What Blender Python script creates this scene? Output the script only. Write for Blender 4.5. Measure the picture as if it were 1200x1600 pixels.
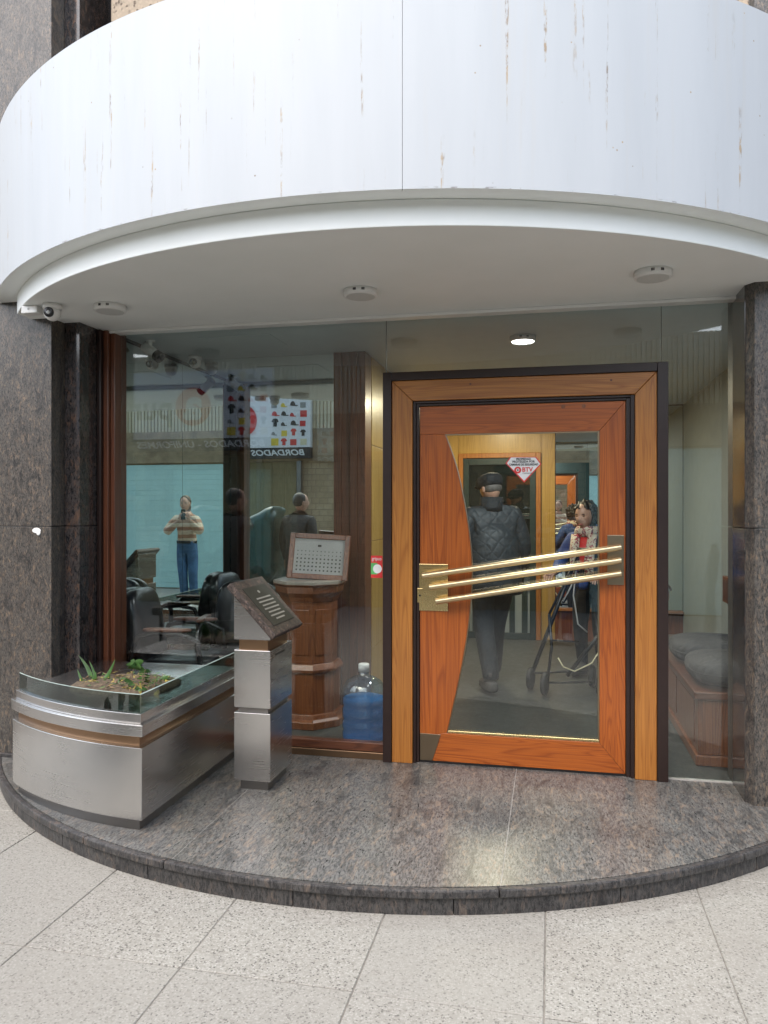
import bpy, math, random
from mathutils import Vector, Matrix
random.seed(7)
R = math.radians
SC = bpy.context.scene
COL = SC.collection
for o in list(bpy.data.objects): bpy.data.objects.remove(o)

# ------------------------------------------------------------------ camera, sky, sun, exposure
CAM = Vector((0, 0, 1.52)); YAW = R(12.3); F = 1200.0; CX, CY = 600.0, 798.0
cd = bpy.data.cameras.new('camera'); cam = bpy.data.objects.new('camera', cd); COL.objects.link(cam)
cam.location = CAM; cam.rotation_euler = (R(90), 0, YAW)
cd.sensor_fit = 'VERTICAL'; cd.sensor_height = 36; cd.lens = 36 * F / 1600
cd.clip_start = 0.02; cd.clip_end = 500; cd.shift_y = -(800 - CY) / 1600
SC.camera = cam
w = bpy.data.worlds.new('World'); SC.world = w; w.use_nodes = True
wn = w.node_tree; wn.nodes.clear()
sky = wn.nodes.new('ShaderNodeTexSky'); sky.sky_type = 'NISHITA'; sky.sun_disc = False
SUN_EL, SUN_AZ = 56, 203          # azimuth of the sun, clockwise from +Y
sky.sun_elevation = R(SUN_EL); sky.sun_rotation = R(SUN_AZ)
sky.air_density = 1.0; sky.dust_density = 4.0; sky.ozone_density = 1.6
bg = wn.nodes.new('ShaderNodeBackground'); bg.inputs[1].default_value = 0.15
wo = wn.nodes.new('ShaderNodeOutputWorld')
wn.links.new(sky.outputs[0], bg.inputs[0]); wn.links.new(bg.outputs[0], wo.inputs[0])
sl = bpy.data.lights.new('sun', 'SUN'); sl.energy = 1.5; sl.angle = R(120); sl.color = (1, 1, .95)
so = bpy.data.objects.new('sun', sl); COL.objects.link(so)
d = Vector((math.sin(R(SUN_AZ)) * math.cos(R(SUN_EL)), math.cos(R(SUN_AZ)) * math.cos(R(SUN_EL)), math.sin(R(SUN_EL))))
so.rotation_euler = d.to_track_quat('Z', 'Y').to_euler(); so.location = (0, -3, 12)
SC.view_settings.view_transform = 'Standard'; SC.view_settings.look = 'None'
SC.view_settings.exposure = 1.25; SC.view_settings.gamma = 1; SC.view_settings.use_curve_mapping = False
SC.render.engine = 'CYCLES'
cy = SC.cycles
cy.use_denoising = True; cy.max_bounces = 12; cy.glossy_bounces = 6; cy.diffuse_bounces = 5
cy.transmission_bounces = 8; cy.transparent_max_bounces = 32
cy.caustics_reflective = False; cy.caustics_refractive = False; cy.sample_clamp_indirect = 6

_c, _s = math.cos(YAW), math.sin(YAW)
def at(px, py, Y):
    """world point on the plane Y=const that was measured at photo pixel px,py"""
    u = (px - CX) / F
    dx, dy = u * _c - _s, u * _s + _c
    t = Y / dy
    return Vector((dx * t, Y, CAM.z - (py - CY) / F * t))
def ax(px, Y): return at(px, CY, Y).x

# ------------------------------------------------------------------ mesh helpers
class MB:
    def __init__(s): s.v = []; s.f = []; s.m = []; s.sm = []; s.mat = 0; s.smooth = False; s.uv = None
    def add(s, vs, fs, M=None):
        b = len(s.v)
        for p in vs: s.v.append((M @ Vector(p)) if M else Vector(p))
        for q in fs: s.f.append([b + i for i in q]); s.m.append(s.mat); s.sm.append(s.smooth)
        return s
    def box(s, x0, x1, y0, y1, z0, z1, M=None):
        vs = [(x, y, z) for z in (z0, z1) for y in (y0, y1) for x in (x0, x1)]
        return s.add(vs, [(0, 2, 3, 1), (4, 5, 7, 6), (0, 1, 5, 4), (1, 3, 7, 5), (3, 2, 6, 7), (2, 0, 4, 6)], M)
    def prism(s, poly, a, b, axis='z', M=None):
        """extrude a 2D polygon; axis z: poly is (x,y); axis y: poly is (x,z); axis x: poly is (y,z)"""
        n = len(poly)
        def p3(p, h): return (p[0], p[1], h) if axis == 'z' else ((p[0], h, p[1]) if axis == 'y' else (h, p[0], p[1]))
        area = sum(poly[i][0] * poly[(i + 1) % n][1] - poly[(i + 1) % n][0] * poly[i][1] for i in range(n))
        if area < 0: poly = poly[::-1]
        vs = [p3(p, a) for p in poly] + [p3(p, b) for p in poly]
        fs = [tuple(range(n))[::-1], tuple(range(n, 2 * n))] + [(i, (i + 1) % n, n + (i + 1) % n, n + i) for i in range(n)]
        if (axis == 'y') != (b < a): fs = [f[::-1] for f in fs]
        return s.add(vs, fs, M)
    def lathe(s, prof, n=32, c=(0, 0, 0), M=None, a0=0.0):
        vs = []; fs = []; k = len(prof)
        for i in range(n):
            a = a0 + 2 * math.pi * i / n
            for r, z in prof: vs.append((c[0] + r * math.cos(a), c[1] + r * math.sin(a), c[2] + z))
        for i in range(n):
            j = (i + 1) % n
            for q in range(k - 1): fs.append((i * k + q, j * k + q, j * k + q + 1, i * k + q + 1))
        fs.append(tuple(i * k for i in range(n))[::-1]); fs.append(tuple(i * k + k - 1 for i in range(n)))
        return s.add(vs, fs, M)
    def tube(s, pts, r, n=10, M=None, flat=1.0, dome=False):
        pts = [Vector(p) for p in pts]
        rs = list(r) if hasattr(r, '__len__') else [r] * len(pts)
        if dome:
            t0 = (pts[0] - pts[1]).normalized(); t1 = (pts[-1] - pts[-2]).normalized()
            pts = [pts[0] + t0 * rs[0] * .85, pts[0] + t0 * rs[0] * .5] + pts + [pts[-1] + t1 * rs[-1] * .5, pts[-1] + t1 * rs[-1] * .85]
            rs = [rs[0] * .45, rs[0] * .85] + rs + [rs[-1] * .85, rs[-1] * .45]
        vs = []; fs = []; N = len(pts)
        t = (pts[1] - pts[0]).normalized()
        up = Vector((0, 0, 1)) if abs(t.z) < .9 else Vector((0, 1, 0))
        nrm = (up - t * up.dot(t)).normalized()
        for i, p in enumerate(pts):
            a = pts[min(i + 1, N - 1)] - pts[max(i - 1, 0)]
            t = a.normalized(); nrm = (nrm - t * nrm.dot(t)).normalized(); b = t.cross(nrm)
            for k in range(n):
                q = 2 * math.pi * k / n
                vs.append(p + (nrm * math.cos(q) * flat + b * math.sin(q)) * rs[i])
        for i in range(N - 1):
            for k in range(n):
                j = (k + 1) % n
                fs.append((i * n + k, i * n + j, (i + 1) * n + j, (i + 1) * n + k))
        fs.append(tuple(range(n))[::-1]); fs.append(tuple(range((N - 1) * n, N * n)))
        return s.add(vs, fs, M)
    def ball(s, c, h, e=2.0, nu=20, nv=12, M=None, fn=None):
        """superellipsoid: e=2 ball, larger e boxier"""
        vs = []; fs = []
        def sp(v): return math.copysign(abs(v) ** (2 / e), v)
        for j in range(nv + 1):
            la = -math.pi / 2 + math.pi * j / nv
            for i in range(nu):
                lo = 2 * math.pi * i / nu
                p = Vector((h[0] * sp(math.cos(la)) * sp(math.cos(lo)), h[1] * sp(math.cos(la)) * sp(math.sin(lo)), h[2] * sp(math.sin(la))))
                if fn: p = fn(p)
                vs.append(Vector(c) + p)
        for j in range(nv):
            for i in range(nu):
                k = (i + 1) % nu
                if j == 0: fs.append((i, nu + k, nu + i)) if i >= 0 else None
                elif j == nv - 1: fs.append((j * nu + i, j * nu + k, (j + 1) * nu + i))
                else: fs.append((j * nu + i, j * nu + k, (j + 1) * nu + k, (j + 1) * nu + i))
        return s.add(vs, fs, M)
    def loft(s, rings, cap=True, M=None):
        n = len(rings[0]); vs = [p for r in rings for p in r]; fs = []
        for i in range(len(rings) - 1):
            for k in range(n):
                j = (k + 1) % n
                fs.append((i * n + k, i * n + j, (i + 1) * n + j, (i + 1) * n + k))
        if cap: fs.append(tuple(range(n))[::-1]); fs.append(tuple(range((len(rings) - 1) * n, len(rings) * n)))
        return s.add(vs, fs, M)
    def build(s, name, mats, parent=None, local=False, bevel=0, seg=2, kind=None, uvfn=None):
        if not isinstance(mats, (list, tuple)): mats = [mats]
        off = Vector((0, 0, 0))
        if parent is not None and not local:
            p = parent
            while p is not None: off += p.location; p = p.parent
        me = bpy.data.meshes.new(name)
        me.from_pydata([tuple(v - off) for v in s.v], [], s.f)
        for m in mats: me.materials.append(m)
        for i, p in enumerate(me.polygons): p.material_index = s.m[i]; p.use_smooth = s.sm[i]
        if uvfn:
            ul = me.uv_layers.new(name='UVMap')
            for lp in me.loops:
                ul.data[lp.index].uv = uvfn(s.v[lp.vertex_index])
        me.update()
        o = bpy.data.objects.new(name, me); COL.objects.link(o)
        if parent: o.parent = parent
        if bevel:
            b = o.modifiers.new('bevel', 'BEVEL'); b.width = bevel; b.segments = seg; b.limit_method = 'ANGLE'; b.angle_limit = R(40)
        if kind: o['kind'] = kind
        return o
def bx(*a): return MB().box(*a)
def tag(o, label, cat, group=None):
    o['label'] = label; o['category'] = cat
    if group: o['group'] = group
    return o
def thing(name, label, cat, loc=(0, 0, 0), rz=0, group=None):
    o = bpy.data.objects.new(name, None); COL.objects.link(o); o.empty_display_size = .1
    o.location = loc; o.rotation_euler = (0, 0, rz)
    return tag(o, label, cat, group)
def struct(o): o['kind'] = 'structure'; return o
def copy_tree(o, parent=None):
    c = o.copy(); COL.objects.link(c); c.parent = parent
    for ch in o.children: copy_tree(ch, c)
    return c
def text(s, size, shear=0, bold=0, align='CENTER', ext=.0006):
    cu = bpy.data.curves.new('lettering', 'FONT'); cu.body = s; cu.size = size; cu.shear = shear; cu.offset = bold
    cu.align_x = align; cu.align_y = 'CENTER'; cu.extrude = ext; cu.resolution_u = 3
    t = bpy.data.objects.new('t', cu); COL.objects.link(t)
    dg = bpy.context.evaluated_depsgraph_get()
    me = bpy.data.meshes.new_from_object(t.evaluated_get(dg)); bpy.data.objects.remove(t)
    return me
def put_text(s, size, loc, rot, mat, parent, fit=None, **k):
    me = text(s, size, **k); me.materials.clear(); me.materials.append(mat)
    for p in me.polygons: p.material_index = 0
    o = bpy.data.objects.new('lettering', me); COL.objects.link(o); o.parent = parent
    off = Vector((0, 0, 0)); p = parent
    while p is not None: off += p.location; p = p.parent
    o.location = Vector(loc) - off; o.rotation_euler = rot
    if fit:
        wd = max(v.co.x for v in me.vertices) - min(v.co.x for v in me.vertices)
        o.scale = (fit / wd, 1, 1)
    return o

# ------------------------------------------------------------------ materials
class NT:
    def __init__(s, name):
        s.mat = bpy.data.materials.new(name); s.mat.use_nodes = True; s.t = s.mat.node_tree; s.n = s.t.nodes
        s.b = s.n['Principled BSDF']; s.out = s.n['Material Output']
    def node(s, ty, **k):
        q = s.n.new(ty)
        for a, v in k.items(): setattr(q, a, v)
        return q
    def link(s, a, b): s.t.links.new(a, b)
    def coord(s, kind='Object', scale=(1, 1, 1), rot=(0, 0, 0)):
        if kind == 'World': src = s.node('ShaderNodeNewGeometry').outputs['Position']
        else: src = s.node('ShaderNodeTexCoord').outputs[kind]
        m = s.node('ShaderNodeMapping'); m.inputs['Scale'].default_value = scale; m.inputs['Rotation'].default_value = rot
        s.link(src, m.inputs['Vector']); return m.outputs[0]
    def noise(s, vec, scale=5, detail=4, rough=.55, dist=0):
        q = s.node('ShaderNodeTexNoise'); s.link(vec, q.inputs['Vector'])
        q.inputs['Scale'].default_value = scale; q.inputs['Detail'].default_value = detail
        q.inputs['Roughness'].default_value = rough; q.inputs['Distortion'].default_value = dist
        return q.outputs['Fac']
    def voro(s, vec, scale=50, out='Color', rnd=1):
        q = s.node('ShaderNodeTexVoronoi'); s.link(vec, q.inputs['Vector']); q.inputs['Scale'].default_value = scale
        q.inputs['Randomness'].default_value = rnd
        return q.outputs[out]
    def ramp(s, fac, stops, interp='LINEAR'):
        q = s.node('ShaderNodeValToRGB'); q.color_ramp.interpolation = interp; e = q.color_ramp.elements
        while len(e) < len(stops): e.new(.5)
        for i, (p, c) in enumerate(stops):
            e[i].position = p; e[i].color = (c, c, c, 1) if isinstance(c, (int, float)) else (*c, 1)
        s.link(fac, q.inputs[0]); return q.outputs[0]
    def mix(s, fac, a, b, mode='MIX'):
        q = s.node('ShaderNodeMix', data_type='RGBA', blend_type=mode)
        for i, x in ((0, fac), (6, a), (7, b)):
            if isinstance(x, (int, float)): q.inputs[i].default_value = x if i == 0 else (x, x, x, 1)
            elif isinstance(x, tuple): q.inputs[i].default_value = (*x, 1)
            else: s.link(x, q.inputs[i])
        return q.outputs[2]
    def math(s, op, a, b=None):
        q = s.node('ShaderNodeMath', operation=op)
        for i, x in ((0, a), (1, b)):
            if x is None: continue
            if isinstance(x, (int, float)): q.inputs[i].default_value = x
            else: s.link(x, q.inputs[i])
        return q.outputs[0]
    def sep(s, vec):
        q = s.node('ShaderNodeSeparateXYZ'); s.link(vec, q.inputs[0]); return q.outputs
    def bump(s, h, strength=.3, dist=.002):
        q = s.node('ShaderNodeBump'); q.inputs['Strength'].default_value = strength; q.inputs['Distance'].default_value = dist
        s.link(h, q.inputs['Height']); s.link(q.outputs[0], s.b.inputs['Normal'])
    def set(s, **k):
        for a, v in k.items():
            i = s.b.inputs[a.replace('_', ' ')]
            if hasattr(v, 'is_linked') or hasattr(v, 'links'): s.link(v, i)
            elif isinstance(v, tuple) and len(v) == 3: i.default_value = (*v, 1)
            else: i.default_value = v
        return s.mat
M = {}
def flat(name, col, rough=.6, metal=0, var=.12, scale=8, **k):
    t = NT(name); n = t.noise(t.coord(), scale, 5)
    dark = tuple(c * (1 - var) for c in col); lite = tuple(min(1, c * (1 + var)) for c in col)
    M[name] = t.set(Base_Color=t.ramp(n, [(.3, dark), (.7, lite)]), Roughness=rough, Metallic=metal, **k); return M[name]
def cloth(name, col, rough=.8, var=.25, scale=9, fold=.5):
    flat(name, col, rough, var=var, scale=scale); t = NT.__new__(NT); t.mat = M[name]; t.t = t.mat.node_tree; t.n = t.t.nodes; t.b = t.n['Principled BSDF']
    t.bump(t.noise(t.coord('Object', (1, 1, .6)), 11, 3, .5, 1.2), fold, .05)
def wood(name, c1, c2, axis='z', rough=.32, sc=1.0, coat=.3):
    t = NT(name); k = {'x': (.55, 11, 11), 'y': (11, .55, 11), 'z': (11, 11, .55)}[axis]
    v = t.coord('Object', tuple(a * sc for a in k))
    big = t.noise(v, 1.0, 2, .45, .9)
    ring = t.math('FRACT', t.math('MULTIPLY', big, 13.0))
    k2 = {'x': (3, 420, 420), 'y': (420, 3, 420), 'z': (420, 420, 3)}[axis]
    fine = t.noise(t.coord('Object', k2), 1, 3, .6)
    base = t.ramp(ring, [(0, c1), (.35, c2), (.8, c2), (1, c1)])
    col = t.mix(t.ramp(fine, [(.40, .42), (.58, 0)]), base, tuple(a * .5 for a in c1))
    col = t.mix(t.math('MULTIPLY', t.noise(t.coord(), 2.2, 3), .3), col, tuple(a * .8 for a in c1))
    t.bump(fine, .10, .001)
    M[name] = t.set(Base_Color=col, Roughness=t.ramp(fine, [(.3, rough + .12), (.7, rough)]), Coat_Weight=coat, Coat_Roughness=.2)
    return M[name]
def glass(name, tint, f0=.045, rough=0.0):
    t = NT(name); t.n.remove(t.b)
    lw = t.node('ShaderNodeLayerWeight'); lw.inputs['Blend'].default_value = .5
    p = t.math('POWER', lw.outputs['Facing'], 5.0)
    fac = t.math('ADD', t.math('MULTIPLY', p, 1 - f0), f0)
    tr = t.node('ShaderNodeBsdfTransparent'); tr.inputs[0].default_value = (*tint, 1)
    gl = t.node('ShaderNodeBsdfGlossy'); gl.inputs['Roughness'].default_value = rough; gl.inputs['Color'].default_value = (1, 1, 1, 1)
    mx = t.node('ShaderNodeMixShader'); t.link(fac, mx.inputs[0]); t.link(tr.outputs[0], mx.inputs[1]); t.link(gl.outputs[0], mx.inputs[2])
    t.link(mx.outputs[0], t.out.inputs[0]); M[name] = t.mat; return t.mat
def granite(name, base, fleck, dark, rough, streak=(1, 1, 1), rot=(0, 0, 0), coat=0, sc=1.0):
    t = NT(name); v = t.coord('Object', streak, rot)
    wv = t.noise(v, 9 * sc, 6, .7, 1.2); g = t.noise(v, 70 * sc, 5, .75, .6); g2 = t.noise(v, 26 * sc, 6, .72, 1.0)
    col = t.mix(t.ramp(g, [(.40, 0), (.56, 1)]), dark, base)
    col = t.mix(t.ramp(g2, [(.53, 0), (.64, .9)]), col, fleck)
    col = t.mix(t.ramp(wv, [(.33, .85), (.5, .1), (.6, 0)]), col, dark)
    sp = t.voro(v, 240 * sc, 'Distance'); col = t.mix(t.ramp(sp, [(.08, .6), (.2, 0)]), col, tuple(min(1, a * 2.2 + .08) for a in base))
    t.bump(g, .05, .001)
    M[name] = t.set(Base_Color=col, Roughness=t.ramp(g2, [(.3, rough), (.7, rough * 1.5)]), Coat_Weight=coat, Coat_Roughness=.08)
    return M[name]

granite('granite_wall', (.112, .101, .088), (.20, .145, .10), (.013, .014, .016), .26, (1.5, 1.5, .55), (0, R(14), 0), 0, 1.7)
granite('granite_polished', (.060, .052, .050), (.13, .075, .05), (.008, .009, .011), .10, (1.5, 1.5, .62), (0, R(14), 0), .4)
granite('granite_floor', (.182, .181, .170), (.265, .208, .158), (.028, .031, .033), .25, (1.9, .55, 1), (0, 0, R(38)), .10, 1.0)
granite('granite_edge', (.075, .072, .07), (.14, .11, .09), (.014, .014, .016), .38, (1.4, 1.4, .5))
granite('granite_lobby', (.062, .068, .063), (.085, .086, .078), (.036, .040, .038), .30, (1, 1, 1), (0, 0, 0), 0, .6)
gs = granite('granite_slab', (.095, .075, .064), (.24, .165, .13), (.014, .013, .013), .5, (1.2, 1, 1.2), (0, 0, R(25)), .0, 1.6)

gs.node_tree.nodes['Principled BSDF'].inputs['Specular IOR Level'].default_value = .2
def terrazzo():
    t = NT('terrazzo'); v = t.coord('World')
    cell = t.voro(v, 155, 'Color'); r = t.sep(cell)[0]
    dist = t.voro(v, 155, 'Distance')
    chip = t.ramp(r, [(0, (.055, .052, .048)), (.07, (.125, .117, .106)), (.125, (.275, .268, .24)), (.45, (.34, .333, .302)), (.75, (.398, .392, .36)), (.93, (.225, .214, .184))], 'CONSTANT')
    col = t.mix(t.ramp(dist, [(.45, 0), (.62, .6)]), chip, (.286, .279, .248))
    big = t.noise(v, 1.3, 5, .6); col = t.mix(t.ramp(big, [(.35, .4), (.65, 0)]), col, (.25, .232, .205))
    gum = t.math('MULTIPLY', t.ramp(t.voro(v, 3.1, 'Distance'), [(.025, .5), (.05, 0)]), 1.0); col = t.mix(gum, col, (.12, .11, .10))
    oi = t.node('ShaderNodeObjectInfo').outputs['Random']
    col = t.mix(t.math('MULTIPLY', oi, .42), col, (.275, .267, .24))
    t.bump(t.noise(v, 180, 3), .25, .002)
    M['terrazzo'] = t.set(Base_Color=col, Roughness=.62)
terrazzo()
flat('grout', (.36, .35, .33), .8)
flat('joint_mortar', (.20, .187, .165), .9, var=.3, scale=30)
def fascia():
    t = NT('fascia_paint'); uv = t.node('ShaderNodeTexCoord').outputs['UV']
    def mp(sx, sy, ox=0):
        m = t.node('ShaderNodeMapping'); m.inputs['Scale'].default_value = (sx, sy, 1); m.inputs['Location'].default_value = (ox, ox, 0); t.link(uv, m.inputs['Vector']); return m.outputs[0]
    s1 = t.noise(mp(34, .9), 1, 2, .5); s1 = t.ramp(s1, [(.618, 0), (.67, 1)])
    br = t.noise(mp(60, 16, 3), 1, 4, .7); br = t.ramp(br, [(.46, 0), (.60, 1)])
    lim = t.noise(mp(3.2, 2.2, 9), 1, 2); lim = t.ramp(lim, [(.45, 0), (.56, 1)])
    streak = t.math('MULTIPLY', t.math('MULTIPLY', s1, br), lim)
    sp = t.voro(mp(13, 13, 5), 1, 'Distance'); spot = t.math('MULTIPLY', t.ramp(sp, [(.035, 1), (.06, 0)]), t.ramp(t.noise(mp(4, 4, 2), 1, 2), [(.5, 0), (.56, 1)]))
    rust = t.ramp(t.noise(mp(40, 12, 7), 1, 3), [(.35, (.11, .075, .05)), (.6, (.34, .24, .12))])
    wash = t.noise(mp(5, .55, 4), 1, 5, .6)
    base = t.ramp(wash, [(.25, (.385, .412, .435)), (.6, (.42, .447, .468))])
    soft = t.ramp(t.noise(mp(20, .7, 11), 1, 4, .6), [(.56, 0), (.78, .28)])
    base = t.mix(soft, base, (.44, .41, .36))
    col = t.mix(t.math('MULTIPLY', t.math('MAXIMUM', streak, spot), .85), base, rust)
    v = t.sep(uv)[1]
    edge = t.math('MULTIPLY', t.ramp(v, [(.003, 1), (.008, 0)]), t.ramp(t.noise(mp(16, 60, 1), 1, 3), [(.60, 0), (.63, .8)]))
    col = t.mix(edge, col, (.10, .085, .07))
    t.bump(t.noise(mp(30, 30), 1, 4), .06, .003)
    M['fascia_paint'] = t.set(Base_Color=col, Roughness=.5)
fascia()
def plaster():
    t = NT('soffit_paint'); v = t.coord('World'); n = t.noise(v, 3, 5)
    M['soffit_paint'] = t.set(Base_Color=t.ramp(n, [(.3, (.82, .845, .82)), (.7, (.86, .88, .86))]), Roughness=.55)
    t.bump(t.noise(v, 60, 3), .05, .002)
plaster()
def steel(name, col, rough, sc=(3, 3, 260), vert=False):
    t = NT(name); n = t.noise(t.coord('Object', sc), 1, 3); b = t.noise(t.coord(), 5, 4)
    M[name] = t.set(Base_Color=t.mix(t.ramp(b, [(.4, 0), (.75, .35)]), col, tuple(a * .72 for a in col)), Metallic=1.0,
                    Roughness=t.ramp(t.mix(.5, n, b), [(.3, rough - .02), (.7, rough + .04)]), Anisotropic=.5)
steel('brushed_steel', (.60, .59, .575), .25)
steel('steel_dark', (.26, .25, .24), .35)
steel('bronze', (.34, .215, .13), .33)
steel('brass', (.83, .66, .33), .26, (200, 3, 200))
steel('brass_bar', (.70, .56, .34), .36, (3, 200, 200))
steel('bronze_plate', (.36, .28, .19), .36, (200, 3, 200))
flat('plaque_metal', (.034, .035, .029), .6, 0, Specular_IOR_Level=.15)
wood('door_oak_v', (.29, .064, .009), (.46, .118, .017), 'z', .27)
wood('door_oak_h', (.29, .064, .009), (.46, .118, .017), 'x', .27)
wood('casing_oak_v', (.33, .115, .02), (.47, .19, .037), 'z', .28)
wood('casing_oak_h', (.33, .115, .02), (.47, .19, .037), 'x', .28)
wood('mahogany', (.085, .028, .014), (.16, .055, .025), 'z', .3)
wood('mahogany_h', (.085, .028, .014), (.16, .055, .025), 'x', .3)
wood('lectern_wood', (.15, .045, .016), (.25, .085, .030), 'z', .3)
wood('yellow_panel', (.40, .235, .05), (.53, .33, .085), 'z', .3, .6)
wood('olive_shutter', (.17, .13, .045), (.25, .20, .08), 'z', .5, .8, 0)
flat('dark_frame', (.022, .011, .009), .35, scale=20)
flat('black_metal', (.012, .012, .013), .4)
flat('green_metal', (.018, .035, .035), .35)
flat('seal_dark', (.05, .055, .05), .5)
flat('white_plastic', (.72, .72, .70), .4, var=.03)
flat('grey_plastic', (.42, .43, .42), .45, var=.05)
flat('diffuser', (.56, .57, .55), .5, var=.03)
flat('black_plastic', (.01, .01, .011), .25)
flat('lens', (.02, .022, .03), .05)
flat('black_leather', (.006, .006, .008), .3, scale=30)
cloth('cushion_fabric', (.055, .052, .052), .75)
flat('lobby_wall', (.29, .335, .35), .6, var=.05)
flat('lobby_ceiling', (.60, .67, .69), .6, var=.03)
flat('soil', (.10, .075, .05), .95, var=.6, scale=60)
flat('marble_top', (.34, .30, .25), .25, var=.2)
flat('glass_edge', (.42, .52, .49), .2)
flat('engraved', (.24, .24, .22), .5)
flat('white_print', (.75, .75, .73), .5, var=.02)
flat('black_print', (.015, .015, .016), .5)
flat('red_print', (.62, .03, .03), .45, var=.05)
flat('green_print', (.10, .42, .12), .45)
flat('yellow_print', (.78, .58, .05), .45)
flat('cream_print', (.75, .68, .45), .5)
flat('board_grey', (.40, .39, .37), .5, var=.05)
flat('chalk_white', (.8, .8, .78), .8, var=.05)
flat('leaf_green', (.06, .14, .035), .4, var=.35, scale=25)
flat('leaf_yellow', (.34, .27, .06), .5, var=.3, scale=25)
flat('twig', (.20, .14, .08), .8)
flat('turquoise_paint', (.56, .83, .78), .6, var=.06, scale=3)
flat('sign_white', (.80, .81, .82), .4, var=.02)
flat('tarp_green', (.012, .045, .038), .3, var=.4, scale=14)
flat('rubber', (.018, .018, .018), .7)
flat('cable_black', (.012, .014, .022), .5)
def tan_brick():
    t = NT('tan_brick'); v = t.coord('World', (1, 1, 1), (R(90), 0, 0)); q = t.node('ShaderNodeTexBrick'); t.link(v, q.inputs[0])
    q.inputs['Color1'].default_value = (.40, .29, .165, 1); q.inputs['Color2'].default_value = (.49, .37, .22, 1); q.inputs['Mortar'].default_value = (.27, .20, .12, 1)
    q.inputs['Scale'].default_value = 1; q.inputs['Brick Width'].default_value = .16; q.inputs['Row Height'].default_value = .11; q.inputs['Mortar Size'].default_value = .006
    t.bump(q.outputs['Fac'], -.3, .004)
    col = t.mix(t.ramp(t.noise(t.coord('World'), 2, 5), [(.4, .4), (.7, 0)]), q.outputs['Color'], (.26, .18, .10))
    M['tan_brick'] = t.set(Base_Color=col, Roughness=.8)
tan_brick()
flat('brown_band', (.33, .245, .15), .8, var=.3, scale=5)
flat('ribbed_beige', (.62, .54, .38), .7, var=.08, scale=3)
def pebble():
    t = NT('pebble_dash'); v = t.coord('World'); c = t.voro(v, 60, 'Color'); d_ = t.voro(v, 60, 'Distance')
    r = t.sep(c)[0]
    col = t.mix(t.ramp(d_, [(.3, 0), (.6, .8)]), t.ramp(r, [(0, (.12, .09, .07)), (.2, (.36, .29, .22)), (1, (.50, .43, .34))], 'CONSTANT'), (.30, .25, .19))
    t.bump(d_, -1, .012); M['pebble_dash'] = t.set(Base_Color=col, Roughness=.9)
pebble()
glass('clear_glass', (.93, .96, .948), .062)
glass('planter_glass', (.50, .58, .56), .10)
glass('door_glass', (.945, .975, .962), .05)
t = NT('mirror'); M['mirror'] = t.set(Base_Color=(.90, .94, .92), Metallic=1.0, Roughness=.0)
t = NT('bottle_plastic'); t.n.remove(t.b)
tr = t.node('ShaderNodeBsdfTransparent'); tr.inputs[0].default_value = (.50, .74, .93, 1)
gl = t.node('ShaderNodeBsdfGlossy'); gl.inputs['Roughness'].default_value = .08
mx = t.node('ShaderNodeMixShader'); mx.inputs[0].default_value = .16
t.link(tr.outputs[0], mx.inputs[1]); t.link(gl.outputs[0], mx.inputs[2]); t.link(mx.outputs[0], t.out.inputs[0]); M['bottle_plastic'] = t.mat
t = NT('bottle_water'); t.n.remove(t.b)
tr = t.node('ShaderNodeBsdfTransparent'); tr.inputs[0].default_value = (.45, .72, .90, 1)
df = t.node('ShaderNodeBsdfDiffuse'); df.inputs[0].default_value = (.20, .50, .78, 1)
mx = t.node('ShaderNodeMixShader'); mx.inputs[0].default_value = .38
t.link(tr.outputs[0], mx.inputs[1]); t.link(df.outputs[0], mx.inputs[2]); t.link(mx.outputs[0], t.out.inputs[0]); M['bottle_water'] = t.mat
def emit(name, col, st):
    t = NT(name); M[name] = t.set(Base_Color=(.8, .8, .8), Emission_Color=col, Emission_Strength=st)
emit('lamp_lit', (1, .97, .88), 4.0)

# ------------------------------------------------------------------ ground
PZ = .10                                            # platform height
CT = Vector((-.97, 5.52)); RP = 2.73                # platform circle
FY = 4.30                                           # glass plane
g = struct(bx(-40, 40, -40, 3.9, -.3, -.0035).build('street_pavement', M['joint_mortar']))
TW, TD = .592, 1.045; x00, y00 = -.022, 2.352
tile = None
for i in range(-7, 8):
    for j in range(-5, 3):
        cx_, cy_ = x00 + (i + .5) * TW, y00 + (j - .5) * TD
        if cy_ + TD / 2 > 4.6: continue
        if tile is None:
            tile = bx(-TW / 2 + .0025, TW / 2 - .0025, -TD / 2 + .0025, TD / 2 - .0025, -.03, 0).build('paving_tile', M['terrazzo'], g, True)
            me = tile.data
            import bmesh
            bm = bmesh.new(); bm.from_mesh(me); bmesh.ops.bevel(bm, geom=[e for e in bm.edges if all(v.co.z > -.01 for v in e.verts)], offset=.002, segments=1, affect='EDGES'); bm.to_mesh(me); bm.free()
            o = tile
        else:
            o = tile.copy(); COL.objects.link(o)
        o.location = (cx_, cy_, random.uniform(-.0008, .0008)); o.parent = g
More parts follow.
